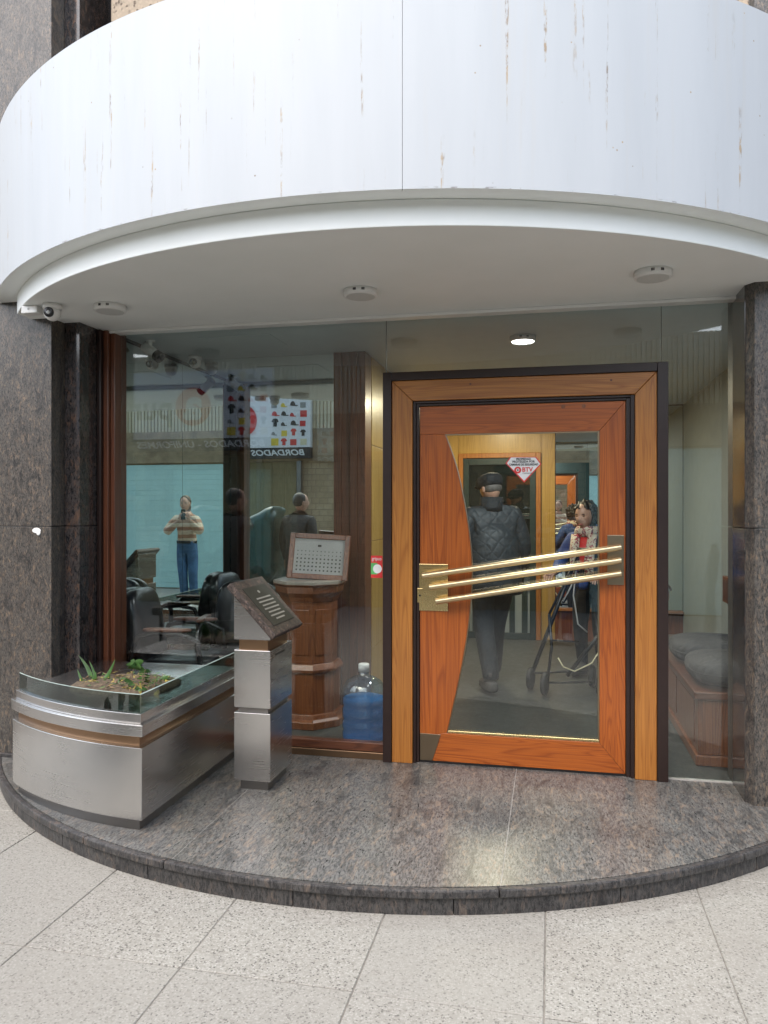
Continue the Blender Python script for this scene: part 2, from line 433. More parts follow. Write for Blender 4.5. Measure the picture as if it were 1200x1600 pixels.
# platform: slabs, nosing, riser
pf = struct(thing('entrance_platform', '', '', (CT.x, FY, 0)))
del pf['label']; del pf['category']
def arc(R_, x0, x1, n=40):
    """front half of the circle, from x0 to x1"""
    return [(x0 + (x1 - x0) * i / n, CT.y - math.sqrt(max(0, R_ ** 2 - (x0 + (x1 - x0) * i / n - CT.x) ** 2))) for i in range(n + 1)]
cuts = [-3.36, -1.512, -.188, 1.42]
for a, b in zip(cuts, cuts[1:]):
    p = arc(RP - .03, a + .0012, b - .0012, 36)
    MB().prism(p + [(b - .0012, FY + .03), (a + .0012, FY + .03)], PZ - .035, PZ).build('slab', M['granite_floor'], pf)
MB().prism(arc(RP - .06, -3.3, 1.36, 80) + [(1.36, FY), (-3.3, FY)], .0, PZ - .036).build('core', M['joint_mortar'], pf)
def ring_piece(a0, a1, r0, r1, z0, z1, n=14, c=CT):
    mb = MB(); mb.smooth = False
    pts = [(c.x + r1 * math.sin(a0 + (a1 - a0) * i / n), c.y - r1 * math.cos(a0 + (a1 - a0) * i / n)) for i in range(n + 1)]
    pts += [(c.x + r0 * math.sin(a1 + (a0 - a1) * i / n), c.y - r0 * math.cos(a1 + (a0 - a1) * i / n)) for i in range(n + 1)]
    return mb.prism(pts, z0, z1)
angs = [-68, -44, -22, -12, 16.6, 40, 66]
for a, b in zip(angs, angs[1:]):
    ring_piece(R(a) + .0005, R(b) - .0005, RP - .0295, RP, PZ - .034, PZ - .001, 18).build('nosing', M['granite_edge'], pf, bevel=.006)
angs = [-68, -50, -38, -26, -14, 0, 13, 27, 42, 66]
for a, b in zip(angs, angs[1:]):
    ring_piece(R(a) + .0006, R(b) - .0006, RP - .058, RP - .016, -.002, PZ - .035, 10).build('riser', M['granite_edge'], pf, bevel=.002)
for x in cuts[1:-1]: bx(x - .0011, x + .0011, CT.y - math.sqrt((RP - .031) ** 2 - (x - CT.x) ** 2), FY, PZ - .03, PZ - .0006).build('grout_line', M['grout'], pf)

# ------------------------------------------------------------------ pillars
def pillar(name, label, poly, z0, mat, joints, loc):
    th = thing(name, label, 'pillar', loc)
    zs = [z0] + joints + [6.5]
    for a, b in zip(zs, zs[1:]):
        MB().prism(poly, a + .002, b - .002).build('granite_panel', mat, th, bevel=.002)
    c = Vector((sum(p[0] for p in poly) / len(poly), sum(p[1] for p in poly) / len(poly)))
    MB().prism([(c.x + (p[0] - c.x) * .985, c.y + (p[1] - c.y) * .985) for p in poly], z0 + .003, 6.49).build('joint_core', M['seal_dark'], th)
    return th
LP = [(-5.5, 3.88), (-2.79, 3.88), (-2.79, 4.9), (-5.5, 4.9)]
pl = pillar('granite_pillar', 'tall brown granite pillar behind the steel planter', LP, 0.0, M['granite_wall'], [1.43, 2.9], (-3.5, 4.3, 0))
for a, b in ((.004, 1.428), (1.432, 2.898), (2.902, 6.4)):
    MB().prism([(-2.7885, 4.0), (-2.69, 4.0), (-2.69, 4.42), (-2.7885, 4.42)], a, b).build('side_panel', M['granite_polished'], pl, bevel=.002)
bx(-3.2, -2.86, 3.855, 3.879, .0, .12).build('base_skirting', M['granite_edge'], pl, bevel=.002)
ch = at(57, 829, 3.877)
mb = MB(); mb.ball((ch.x, ch.y, ch.z), (.028, .004, .016), 2, 10, 6); mb.ball((ch.x + .012, ch.y, ch.z - .012), (.014, .004, .016), 2, 10, 6)
mb.build('paint_chip', M['chalk_white'], pl)
RPl = [(.925, 4.42), (.925, 4.035), (.955, 3.99), (4.2, 3.99), (4.2, 4.42)]
pillar('granite_pillar', 'dark granite pillar with polished edge beside the narrow glass pane', RPl, PZ - .02, M['granite_wall'], [1.435, 2.9], (2.0, 4.2, 0))
pr = [o for o in bpy.data.objects if o.name.startswith('granite_pillar')][-1]
for a, b in ((.085, 1.432), (1.438, 2.897)):
    bx(.921, .9248, 4.037, 4.29, a, b).build('polished_return', M['granite_polished'], pr)

# upper wall above the canopy
uw = thing('upper_wall', 'rough pebble-dashed wall above the white canopy', 'wall', (-1, 4.6, 2.9))
mb = MB()
prof = [(-2.52, 2.9), (-2.52, 4.6), (-2.46, 5.2), (-2.40, 6.5), (4.2, 6.5), (4.2, 2.9)]
mb.prism(prof, 4.02, 4.9, 'y'); mb.build('pebble_face', M['pebble_dash'], uw, bevel=.05, seg=3)
bx(-2.688, -2.3, 4.35, 4.9, 2.66, 6.4).build('backing', M['granite_polished'], uw)
cb = thing('cable_bundle', 'dark blue-black cable bundle hanging in the gap beside the pebble-dashed wall', 'cable', (-2.6, 4.1, 3.55))
for k in range(5):
    x = -2.655 + .024 * k
    MB().tube([(x + .01 * math.sin(k), 4.12 + .03 * (k % 2), 3.45), (x + .012, 4.1, 3.9), (x - .014, 4.1, 4.15 + .03 * k), (x - .01, 4.14, 4.3 + .05 * (k % 3))], .018, 8, dome=True).build('cable', M['cable_black'], cb)

# ------------------------------------------------------------------ canopy
CF = Vector((-.94, 5.58)); RF = 2.79; SZ = 2.62; RZ = 2.722; TZ = 3.59
cn = thing('entrance_canopy', 'white curved canopy with rust-streaked fascia over the entrance', 'canopy', (CF.x, FY, SZ))
def cyl_panel(a0, a1, r0, r1, z0, z1, n, c): 
    mb = MB(); mb.smooth = True; vs = []; fs = []
    nz = 1
    for i in range(n + 1):
        a = a0 + (a1 - a0) * i / n
        for r, z in ((r1, z0), (r1, z1), (r0, z1), (r0, z0)):
            vs.append((c.x + r * math.sin(a), c.y - r * math.cos(a), z))
    mb.smooth = True
    mb.add(vs, [(i * 4, i * 4 + 4, i * 4 + 5, i * 4 + 1) for i in range(n)])
    b = MB(); b.smooth = False
    k = mb; B = len(k.v); k.v = k.v + [v.copy() for v in k.v]
    for i in range(n):
        for q in (1, 2, 3):
            w_ = (q + 1) % 4
            k.f.append([B + i * 4 + q, B + i * 4 + 4 + q, B + i * 4 + 4 + w_, B + i * 4 + w_]); k.m.append(1 if q == 3 else 0); k.sm.append(False)
    k.f.append([B, B + 1, B + 2, B + 3]); k.m.append(0); k.sm.append(False)
    k.f.append([B + n * 4 + 3, B + n * 4 + 2, B + n * 4 + 1, B + n * 4]); k.m.append(0); k.sm.append(False)
    return k
seam = math.asin((at(628, 296, 2.81).x - CF.x) / RF)
def fuv(v): return ((math.atan2(v.x - CF.x, CF.y - v.y)) * RF, v.z - RZ)
for a, b in ((R(-62), seam - .0003), (seam + .0003, R(62))):
    cyl_panel(a, b, RF - .03, RF, RZ, TZ, 60, CF).build('fascia_panel', [M['fascia_paint'], M['soffit_paint']], cn, uvfn=fuv)
cyl_panel(R(-62), R(62), RF - .06, RF - .031, RZ + .01, TZ - .01, 60, CF).build('fascia_core', [M['white_plastic'], M['white_plastic']], cn)
# coping, roof
cyl_panel(R(-62), R(62), RF - .10, RF - .02, TZ + .0005, TZ + .012, 60, CF).build('coping', [M['soffit_paint'], M['soffit_paint']], cn)
def arcf(r, x0, x1, n=60, c=CF): return [(x0 + (x1 - x0) * i / n, c.y - math.sqrt(max(0, r * r - (x0 + (x1 - x0) * i / n - c.x) ** 2))) for i in range(n + 1)]
MB().prism(arcf(RF - .061, -3.3, 1.4) + [(1.4, 4.6), (-3.3, 4.6)], TZ - .12, TZ - .04).build('roof', M['soffit_paint'], cn)
# ring underside and dropped soffit
MB().prism(arcf(RF - .0305, -3.18, 1.33) + [(1.33, 4.6), (-3.18, 4.6)], RZ + .004, RZ + .03).build('soffit_ring', M['soffit_paint'], cn)
DR = 2.69
p = arcf(DR, -2.92, 1.38, 80) 
k = MB(); k.prism(p + [(1.38, 4.262), (-2.92, 4.262)], SZ, RZ + .003)
o = k.build('dropped_soffit', M['soffit_paint'], cn, bevel=.004)
bx(-2.69, .924, 4.215, 4.288, SZ - .018, SZ - .001).build('glass_head_trim', M['white_plastic'], cn, bevel=.003)

# ceiling lamps
def ceiling_lamp(label, x, y, lit, group):
    th = thing('ceiling_lamp', label, 'ceiling lamp', (x, y, SZ), group=group)
    mb = MB(); mb.smooth = True
    mb.lathe([(.0, -.001), (.084, -.001), (.084, -.030), (.080, -.034), (.072, -.034)], 40); mb.build('housing', M['white_plastic'], th, True)
    m2 = MB(); m2.lathe([(.0, -.032), (.072, -.032), (.071, -.0355), (.0, -.036)], 40); m2.build('diffuser', M['lamp_lit'] if lit else M['diffuser'], th, True)
    for a in (-1, 1):
        for q in range(3):
            an = R(-90 + 7.5 + a * (14 + 4.5 * q) * .8)
            Mx = Matrix.Translation((.084 * math.cos(an), .084 * math.sin(an), -.015)) @ Matrix.Rotation(an, 4, 'Z')
            MB().box(-.001, .0012, -.0018, .0018, -.006, .006, Mx).build('vent_slot', M['black_plastic'], th, True)
    return th
ceiling_lamp('unlit round white ceiling lamp beside the dome camera under the canopy', -2.31, 3.708, False, 'canopy lamps')
ceiling_lamp('unlit round white ceiling lamp between the other two canopy lamps', -.93, 3.715, False, 'canopy lamps')
ceiling_lamp('unlit round white ceiling lamp in front of the door under the canopy', .455, 3.708, False, 'canopy lamps')
LC = 2.645
li = ceiling_lamp('lit round white ceiling lamp inside the lobby', -.18, 5.03, True, None); li.location.z = LC - .001
l = bpy.data.lights.new('lamp_light', 'AREA'); l.shape = 'DISK'; l.size = .14; l.energy = 17; l.color = (.94, .98, 1)
lo = bpy.data.objects.new('lamp_light', l); COL.objects.link(lo); lo.location = (-.18, 5.03, LC - .045)
lw_ = ceiling_lamp('lit warm round ceiling lamp deep in the lobby before the yellow panelling', -.55, 7.5, True, None); lw_.location.z = LC - .001
l = bpy.data.lights.new('lamp_light', 'AREA'); l.shape = 'DISK'; l.size = .14; l.energy = 19; l.color = (1, .86, .60)
lo = bpy.data.objects.new('lamp_light', l); COL.objects.link(lo); lo.location = (-.55, 7.5, LC - .045)

def dome_camera(label, x, y, z, aim):
    th = thing('dome_camera', label, 'security camera', (x, y, z))
    mb = MB(); mb.smooth = True; mb.lathe([(.0, -.001), (.048, -.001), (.05, -.02), (.046, -.03)], 28); mb.build('base', M['white_plastic'], th, True)
    mb = MB(); mb.smooth = True; mb.ball((0, 0, -.045), (.044, .044, .044), 2, 24, 14); e = mb.build('eyeball', M['white_plastic'], th, True)
    q = Vector(aim).normalized(); Mx = Matrix.Translation(Vector((0, 0, -.045)) + q * .036) @ q.to_track_quat('Z', 'Y').to_matrix().to_4x4()
    mb = MB(); mb.smooth = True; mb.lathe([(0, -.006), (.026, -.006), (.026, .008), (.022, .010), (.0, .010)], 24, M=Mx); mb.build('lens_ring', M['black_plastic'], e, True)
    mb = MB(); mb.smooth = True; mb.lathe([(.0, .0101), (.010, .0105), (.009, .0125), (.0, .0135)], 16, M=Mx); mb.build('lens', M['grey_plastic'], e, True)
    return th
pc = at(82, 498, 3.62)
dome_camera('white dome camera hanging beneath the canopy edge by the granite pillar', pc.x, pc.y, SZ - .001, (.15, -1, -.15))
jb = at(50, 492, 3.64); th = thing('junction_box', 'small white junction box beside the dome camera under the canopy', 'box', (jb.x, jb.y, SZ - .04))
bx(jb.x - .045, jb.x + .05, jb.y - .03, jb.y + .03, SZ - .042, SZ - .001).build('case', M['white_plastic'], th, bevel=.005)
MB().lathe([(0, 0), (.006, 0), (.006, .002), (0, .002)], 10, (0, 0, 0), Matrix.Translation((jb.x, jb.y - .031, SZ - .02)) @ Matrix.Rotation(R(90), 4, 'X')).build('screw', M['grey_plastic'], th)
dome_camera('white dome camera on the lobby ceiling in the mirrored corner', -2.53, 5.16, LC - .001, (.1, -1, -.1))
bc = thing('bullet_camera', 'white bullet camera on the lobby ceiling beside the mirror wall', 'security camera', (-2.585, 4.62, LC))
mb = MB(); mb.smooth = True; mb.lathe([(0, -.001), (.03, -.001), (.03, -.012), (.012, -.014), (.012, -.05), (0, -.05)], 20); mb.build('mount', M['white_plastic'], bc, True)
q = Vector((.75, -.15, -.5)).normalized(); Mx = Matrix.Translation((0, 0, -.07)) @ q.to_track_quat('Z', 'Y').to_matrix().to_4x4()
mb = MB(); mb.smooth = True; mb.lathe([(0, -.06), (.03, -.06), (.034, -.05), (.034, .06), (0, .06)], 24, M=Mx); bb = mb.build('barrel', M['white_plastic'], bc, True)
mb = MB(); mb.smooth = True; mb.lathe([(0, .058), (.036, .058), (.036, .10), (.028, .10), (.026, .085), (0, .085)], 24, M=Mx); mb.build('lens_hood', M['black_plastic'], bb, True)

# ------------------------------------------------------------------ lobby shell
MX, MY = -2.70, 5.30; WX = -1.28; BY = 8.6; RX = 1.36
struct(MB().prism([(MX - .2, FY + .032), (RX + .2, FY + .032), (RX + .2, BY + .2), (MX - .2, BY + .2)], -.1, PZ - .001).build('lobby_floor', M['granite_lobby']))
struct(bx(MX - .3, RX + .3, FY - .03, BY + .3, LC, LC + .08).build('lobby_ceiling', M['lobby_ceiling']))
struct(bx(-2.25, -1.75, 4.62, 4.95, LC - .004, LC - .0005).build('ceiling_hatch', M['lobby_ceiling'], bevel=.002))
struct(bx(RX, RX + .15, FY + .13, BY, PZ, LC).build('wall_right', M['lobby_wall']))
wl = struct(bx(MX - .15, MX - .006, FY + .13, MY + .15, PZ, LC).build('wall_left', M['seal_dark']))
wb = struct(bx(MX - .004, WX - .09, MY + .006, MY + .15, PZ, LC).build('wall_mirror_back', M['seal_dark']))
ms = thing('wall_mirror', 'tall mirror on the side wall of the lobby behind the armchairs', 'mirror', (MX, 4.8, PZ))
bx(MX - .005, MX, FY + .04, MY, PZ + .01, LC - .03).build('mirror_sheet', M['mirror'], ms)
ms = thing('wall_mirror', 'wide mirror on the lobby wall behind the wooden lectern', 'mirror', (-2.0, MY, PZ))
bx(MX + .001, -1.515, MY, MY + .005, PZ + .01, LC - .002).build('mirror_sheet', M['mirror'], ms)
wc = thing('wood_column', 'dark red-brown wood clad column at the end of the mirror', 'column', (-1.4, MY, PZ))
for k in range(4):
    a = -1.512 + k * .058
    bx(a + .001, a + .057, MY - .05 + .004 * (k % 2), MY + .14, PZ, LC - .002).build('board', M['mahogany'], wc, bevel=.003)
pw = struct(bx(WX - .12, WX - .012, MY + .15, BY, PZ, LC).build('wall_passage', M['mahogany']))
zc = [PZ, .52, 1.30, 2.0, LC - .002]
for k in range(5):
    y0 = MY + .16 + k * .66
    for a, b in zip(zc, zc[1:]):
        bx(WX - .011, WX, y0 + .002, y0 + .658, a + .002, b - .002).build('panel', M['yellow_panel'], pw, bevel=.002)
bwall = struct(bx(WX - .1, RX + .1, BY + .02, BY + .15, PZ, LC).build('wall_back', M['mahogany']))
bx(WX + .001, -1.02, BY - .002, BY + .019, PZ, LC - .003).build('panel', M['yellow_panel'], bwall, bevel=.002)
bx(-1.018, -.112, BY - .002, BY + .019, 2.16, LC - .003).build('panel', M['yellow_panel'], bwall, bevel=.002)
bx(-.11, .038, BY - .002, BY + .019, PZ, LC - .003).build('panel', M['yellow_panel'], bwall, bevel=.002)
bx(.04, RX - .002, BY - .001, BY + .019, PZ, .43).build('wainscot', M['lectern_wood'], bwall, bevel=.002)
bx(.04, RX - .002, BY - .05, BY + .018, .432, .46).build('ledge', M['casing_oak_h'], bwall, bevel=.004)
ms = thing('wall_mirror', 'mirror above the low ledge at the far end of the lobby', 'mirror', (.6, BY, .46))
bx(.045, RX - .004, BY + .008, BY + .015, .463, LC - .01).build('mirror_sheet', M['mirror'], ms)
# inner glazed door
idr = thing('inner_door', 'dark green metal glazed door with wood casing in the yellow panelled wall', 'door', (-.565, BY, PZ))
for nm, a in (('casing', (-1.017, -.965, BY - .03, BY + .019, PZ, 2.158)), ('casing', (-.165, -.113, BY - .03, BY + .019, PZ, 2.158)), ('casing', (-.964, -.166, BY - .03, BY + .019, 2.105, 2.158))):
    bx(*a).build(nm, M['casing_oak_v'], idr, bevel=.004)
for a in ((-.963, -.90), (-.232, -.167)): bx(a[0], a[1], BY - .02, BY + .016, PZ, 2.10).build('stile', M['green_metal'], idr, bevel=.003)
for a in ((2.03, 2.10), (1.43, 1.49), (.66, .72), (PZ, .17)): bx(-.899, -.233, BY - .018, BY + .016, a[0], a[1]).build('rail', M['green_metal'], idr, bevel=.003)
for k in range(5):
    x = -.86 + k * .135; bx(x, x + .06, BY - .012, BY + .012, .171, .659).build('slat', M['green_metal'] if k % 2 else M['green_metal'], idr, bevel=.002)
bx(-.898, -.234, BY + .013, BY + .0155, .172, .658).build('lower_panel', M['lobby_wall'], idr)
for a in ((.722, 1.428), (1.492, 2.028)): bx(-.898, -.234, BY + .001, BY + .006, a[0], a[1]).build('pane', M['planter_glass'], idr)
bx(-.898, -.234, BY + .0125, BY + .0155, .723, 2.027).build('backing', M['green_metal'], idr)
for z in (1.0, 1.46): bx(-.30, -.245, BY - .03, BY - .021, z, z + .012).build('door_handle', M['brushed_steel'], idr)
wbx = thing('wall_box', 'small wooden box fixed to the pale lobby wall above the bench', 'box', (RX, 6.2, 1.0))
bx(RX - .07, RX - .001, 6.05, 6.35, .82, 1.02).build('case', M['lectern_wood'], wbx, bevel=.006); bx(RX - .074, RX - .0705, 6.08, 6.32, .845, .995).build('front_panel', M['mahogany'], wbx)

# ------------------------------------------------------------------ shopfront glazing
sg = thing('shopfront_glazing', 'frameless clear glass front of the lobby around the door', 'glazing', (-1, FY, PZ))
DX0, DX1 = ax(600, 4.27), ax(1043, 4.27)            # outer faces of the door frame
XS = ax(1033, FY)
bx(-2.60, -.925, FY - .005, FY + .005, .192, SZ - .004).build('pane', M['clear_glass'], sg)
bx(-.922, XS - .0015, FY - .005, FY + .005, 2.30, SZ - .004).build('pane', M['clear_glass'], sg)
bx(XS + .0015, .9245, FY - .005, FY + .005, PZ + .006, SZ - .004).build('pane', M['clear_glass'], sg)
bx(-.9245, -.9225, FY - .0045, FY + .0045, 2.31, SZ - .004).build('silicone_joint', M['seal_dark'], sg)
bx(XS - .0012, XS + .0012, FY - .0045, FY + .0045, 2.31, SZ - .004).build('silicone_joint', M['seal_dark'], sg)
bx(.5, .92, FY - .012, FY + .012, PZ - .001, PZ + .006).build('silicone_joint', M['board_grey'], sg)
bx(-2.598, DX0 - .001, FY - .035, FY + .035, PZ, .14).build('sill', M['bronze'], sg, bevel=.003)
bx(-2.598, DX0 - .001, FY - .022, FY + .03, .141, .19).build('sill_top', M['mahogany_h'], sg, bevel=.003)
pass
jm = thing('wood_jamb', 'dark mahogany jamb between the granite pillar and the glass', 'jamb', (-2.65, FY, PZ))
for k, (a, b, y) in enumerate(((-2.688, -2.665, 4.17), (-2.664, -2.632, 4.20), (-2.631, -2.602, 4.225))):
    bx(a, b, y, FY + .06, PZ, SZ - .003).build('moulding', M['mahogany'] if k else M['dark_frame'], jm, bevel=.004)

bx(-2.694, -2.640, FY + .0605, FY + .125, PZ, SZ - .003).build('inner_cover', M['dark_frame'], jm, bevel=.004)

# ------------------------------------------------------------------ entrance door
dr = thing('entrance_door', 'orange oak entrance door with curved glass, brass bar handles and dark frame', 'door', ((DX0 + DX1) / 2, 4.27, PZ))
def zz(px, py, Y): return at(px, py, Y).z
X = lambda p: ax(p, 4.26)
zt0 = 2.300                                         # frame top
a0, a1 = DX0, DX1
c0, c1 = X(613), X(1026)                            # casing outer
j0, j1 = X(645), X(992)                             # jamb
l0, l1 = X(655), X(978)                             # leaf
zt1 = zt0 - .048; zt2 = zt1 - .115
fr = bx(a0, c0 - .001, 4.235, 4.37, PZ, zt0).build('outer_frame', M['dark_frame'], dr, bevel=.003)
bx(c1 + .001, a1, 4.235, 4.37, PZ, zt0).build('outer_frame', M['dark_frame'], dr, bevel=.003)
bx(c0 - .0005, c1 + .0005, 4.236, 4.369, zt1 + .001, zt0 - .0005).build('outer_frame', M['dark_frame'], dr, bevel=.003)
for pts, mt in (([(c0, PZ), (j0, PZ), (j0, zt2), (c0, zt1)], 'casing_oak_v'), ([(j1, PZ), (c1, PZ), (c1, zt1), (j1, zt2)], 'casing_oak_v'), ([(c0 + .001, zt1), (j0 + .0008, zt2), (j1 - .0008, zt2), (c1 - .001, zt1)], 'casing_oak_h')):
    MB().prism(pts, 4.245, 4.36, 'y').build('casing', M[mt], dr, bevel=.004)
for q, yy in ((0, 4.262), (1, 4.275)):
    wl_, wr_, wt_ = (l0 - j0 - .003) / 2, (j1 - l1 - .003) / 2, .0135
    e0, e1, et = j0 + .0006 + q * wl_, j1 - .0006 - q * wr_, zt2 - .0006 - q * wt_
    bx(e0, e0 + wl_ - .0004, yy, 4.355, PZ, et).build('jamb_seal', M['dark_frame'], dr, bevel=.002)
    bx(e1 - wr_ + .0004, e1, yy, 4.355, PZ, et).build('jamb_seal', M['dark_frame'], dr, bevel=.002)
    bx(e0 + wl_, e1 - wr_, yy + .0005, 4.354, et - wt_ + .0004, et).build('jamb_seal', M['dark_frame'], dr, bevel=.002)
for a_, b_, z0_, z1_ in ((a0 + .001, j0 + .01, PZ, zt0 - .002), (j1 - .01, a1 - .001, PZ, zt0 - .002), (j0 + .0105, j1 - .0105, zt2 - .01, zt0 - .002)):
    bx(a_, b_, 4.371, 4.384, z0_, z1_).build('inner_lining', M['green_metal'], dr, bevel=.002)
# leaf
LY0, LY1 = 4.285, 4.33
lz0 = PZ + .012; lz1 = zt2 - .030
g1 = X(937); gz1 = zz(800, 676, 4.285); gz0 = zz(800, 1152, 4.285)
cp = [(695, 677), (712, 727), (724, 780), (733, 835), (737, 885), (735, 940), (728, 1000), (717, 1060), (706, 1110), (698, 1142)]
cv = [(ax(a, 4.285), zz(a, b, 4.285)) for a, b in cp]
gx0t, gx0b = cv[0][0], cv[-1][0]; cv[0] = (gx0t, gz1); cv[-1] = (gx0b, gz0)
def smoothc(P, n=5):
    out = []
    for i in range(len(P) - 1):
        p0, p1, p2, p3 = [Vector(P[max(0, min(len(P) - 1, i + q))]) for q in (-1, 0, 1, 2)]
        for k in range(n):
            t_ = k / n
            out.append(tuple(.5 * (2 * p1 + (p2 - p0) * t_ + (2 * p0 - 5 * p1 + 4 * p2 - p3) * t_ ** 2 + (3 * p1 - p0 - 3 * p2 + p3) * t_ ** 3)))
    return out + [P[-1]]
cvs = smoothc(cv)
lf = thing('x', '', ''); bpy.data.objects.remove(lf)
MB().prism([(l0, lz0 + .13), (l0, gz1 - .0006)] + [(p[0], p[1] - (.0006 if i == 0 else 0)) for i, p in enumerate(cvs)] + [(gx0b - .006, gz0)], LY0, LY1, 'y').build('curved_panel', M['door_oak_v'], dr, bevel=.002)
MB().prism([(l0, lz1), (l0, gz1), (g1 + .0, gz1), (l1, lz1)], LY0 - .0005, LY1, 'y').build('top_rail', M['door_oak_h'], dr, bevel=.002)
MB().prism([(l1, lz1 - .001), (g1 + .0005, gz1 - .0007), (g1 + .0005, gz0 - .0005), (l1, lz0 + .001)], LY0, LY1, 'y').build('stile', M['door_oak_v'], dr, bevel=.002)
bk = ax(688, 4.285)
MB().prism([(l0 + .001, lz0), (l0 + .001, lz0 + .1295), (gx0b - .007, gz0 - .0006), (g1, gz0 - .0006), (l1 - .0006, lz0)], LY0 + .0004, LY1, 'y').build('bottom_rail', M['door_oak_h'], dr, bevel=.002)
MB().prism([(l0 + .0015, lz0 + .002), (l0 + .0015, lz0 + .152), (l0 + .118, lz0 + .150), (l0 + .100, lz0 + .09), (l0 + .070, lz0 + .002)], LY0 - .004, LY0 - .0008, 'y').build('corner_plate', M['bronze_plate'], dr, bevel=.001)
MB().prism(cvs + [(g1 + .003, gz0 - .003), (g1 + .003, gz1 + .003)], LY0 + .020, LY0 + .028, 'y').build('pane', M['door_glass'], dr)
MB().tube([(p[0] + .002, LY0 + .006, p[1]) for p in cvs], .0045, 6).build('glazing_bead', M['bronze_plate'], dr)
bx(gx0b, g1 - .0005, LY0 + .003, LY0 + .019, gz0 + .0005, gz0 + .014).build('glazing_bead', M['brass'], dr, bevel=.002)
bx(g1 - .008, g1 - .0003, LY0 + .004, LY0 + .019, gz0 + .015, gz1 - .0005).build('glazing_bead', M['bronze_plate'], dr)
bx(gx0t, g1 - .009, LY0 + .004, LY0 + .019, gz1 - .007, gz1 - .0005).build('glazing_bead', M['bronze_plate'], dr)
bx(l0, l1, LY0 - .001, LY1, PZ + .002, lz0 - .001).build('threshold_strip', M['black_metal'], dr)
for px_ in (880, 912):
    q = at(px_, 640, 4.285); MB().lathe([(0, 0), (.011, 0), (.011, .0012), (0, .0015)], 14, (0, 0, 0), Matrix.Translation((q.x, LY0 - .0006, lz1 - .022)) @ Matrix.Rotation(R(90), 4, 'X')).build('plug', M['lectern_wood'], dr)
for px_, py_ in ((735, 600), (955, 594)):
    q = at(px_, py_, 4.245); MB().lathe([(0, 0), (.006, 0), (.006, .001), (0, .0012)], 12, (0, 0, 0), Matrix.Translation((q.x, 4.2448, q.z)) @ Matrix.Rotation(R(90), 4, 'X')).build('plug', M['mahogany'], dr)
# handle
p0, p1 = at(651, 881, 4.28), at(700, 955, 4.28)
hp = bx(p0.x, p1.x, LY0 - .008, LY0 - .0012, p1.z, p0.z).build('handle_plate', M['brass'], dr, bevel=.0015)
bx(p0.x + .004, p0.x + .035, LY0 - .011, LY0 - .0082, p1.z + .045, p1.z + .125).build('lock', M['brass'], hp, bevel=.001)
MB().lathe([(0, 0), (.0055, 0), (.0055, .001), (0, .001)], 14, (0, 0, 0), Matrix.Translation((p0.x + .0195, LY0 - .0112, p1.z + .085)) @ Matrix.Rotation(R(90), 4, 'X')).build('keyhole', M['black_plastic'], hp)
p0, p1 = at(949, 836, 4.28), at(975, 914, 4.28)
hp2 = bx(p0.x, p1.x, LY0 - .008, LY0 - .0012, p1.z, p0.z).build('handle_plate', M['bronze_plate'], dr, bevel=.0015)
for (xa, ya, xb, yb) in ((660, 900, 971, 855), (671, 918, 971, 875.5), (681, 940, 971, 896)):
    YB = LY0 - .075
    A, B = at(xa, ya, YB), at(xb, yb, YB)
    mb = MB(); mb.smooth = True; mb.tube([A, A.lerp(B, .5), B], .0165, 20); h = mb.build('handle_bar', M['brass_bar'], dr, bevel=.002)
    for q in (A.lerp(B, .075), A.lerp(B, .955)):
        mb = MB(); mb.smooth = True; mb.tube([(q.x, YB, q.z), (q.x, LY0 - .006, q.z)], .009, 12); mb.build('standoff', M['brass'], h)

# stickers
st = thing('warning_sticker', 'white diamond-shaped sticker with red border and red logo on the door glass', 'sticker', (at(818, 733, LY0).x, LY0 + .017, at(818, 733, LY0).z))
SY = LY0 + .0185
def pxz(x, y): v = at(x, y, SY); return (v.x, v.z)
outer = [pxz(*p) for p in ((790, 724), (797, 714), (838, 714), (846, 725), (819, 754))]
cxm = sum(p[0] for p in outer) / 5; czm = sum(p[1] for p in outer) / 5 + .01
MB().prism(outer, SY - .0004, SY + .0012, 'y').build('border', M['red_print'], st)
MB().prism([(cxm + (p[0] - cxm) * .93, czm + (p[1] - czm) * .91) for p in outer], SY - .0008, SY - .0005, 'y').build('face', M['white_print'], st)
fz = (R(90), 0, 0)
for s_, y_, wd in (('PROPIEDAD', 717.5, 22), ('PROTEGIDA POR', 721.5, 34), ('CAMARAS DE SEGURIDAD', 726, 44)):
    v = at(818, y_, SY); put_text(s_, .016, (v.x, SY - .0012, v.z), fz, M['black_print'], st, fit=wd * .0036, bold=.0006)
v = at(824, 734, SY); put_text('BTV', .034, (v.x, SY - .0012, v.z), fz, M['red_print'], st, fit=.058, bold=.001)
v = at(824, 739.5, SY); put_text('CÁMARAS', .011, (v.x, SY - .0012, v.z), fz, M['black_print'], st, fit=.05)
v = at(809, 734.5, SY)
Mx = Matrix.Translation((v.x, SY - .0009, v.z)) @ Matrix.Rotation(R(90), 4, 'X')
MB().lathe([(0, 0), (.019, 0), (.019, .0004), (0, .0004)], 24, M=Mx).build('emblem', M['red_print'], st)
MB().lathe([(0, .0004), (.009, .0004), (.009, .0008), (0, .0008)], 18, M=Mx).build('emblem_ring', M['white_print'], st)
MB().lathe([(0, .0008), (.005, .0008), (.005, .0012), (0, .0012)], 14, M=Mx).build('emblem_dot', M['black_print'], st)
st = thing('advert_sticker', 'small red and green sticker on the glass beside the door frame', 'sticker', (at(589, 886, FY).x, FY - .006, at(589, 886, FY).z))
a, b = at(580, 868, FY), at(598, 903, FY); Y_ = FY - .0062
bx(a.x, b.x, Y_, FY - .0052, b.z, a.z).build('face', M['red_print'], st)
bx(a.x, b.x - .03, Y_ - .0004, Y_ - .0001, b.z + .02, a.z - .042).build('green_field', M['green_print'], st)
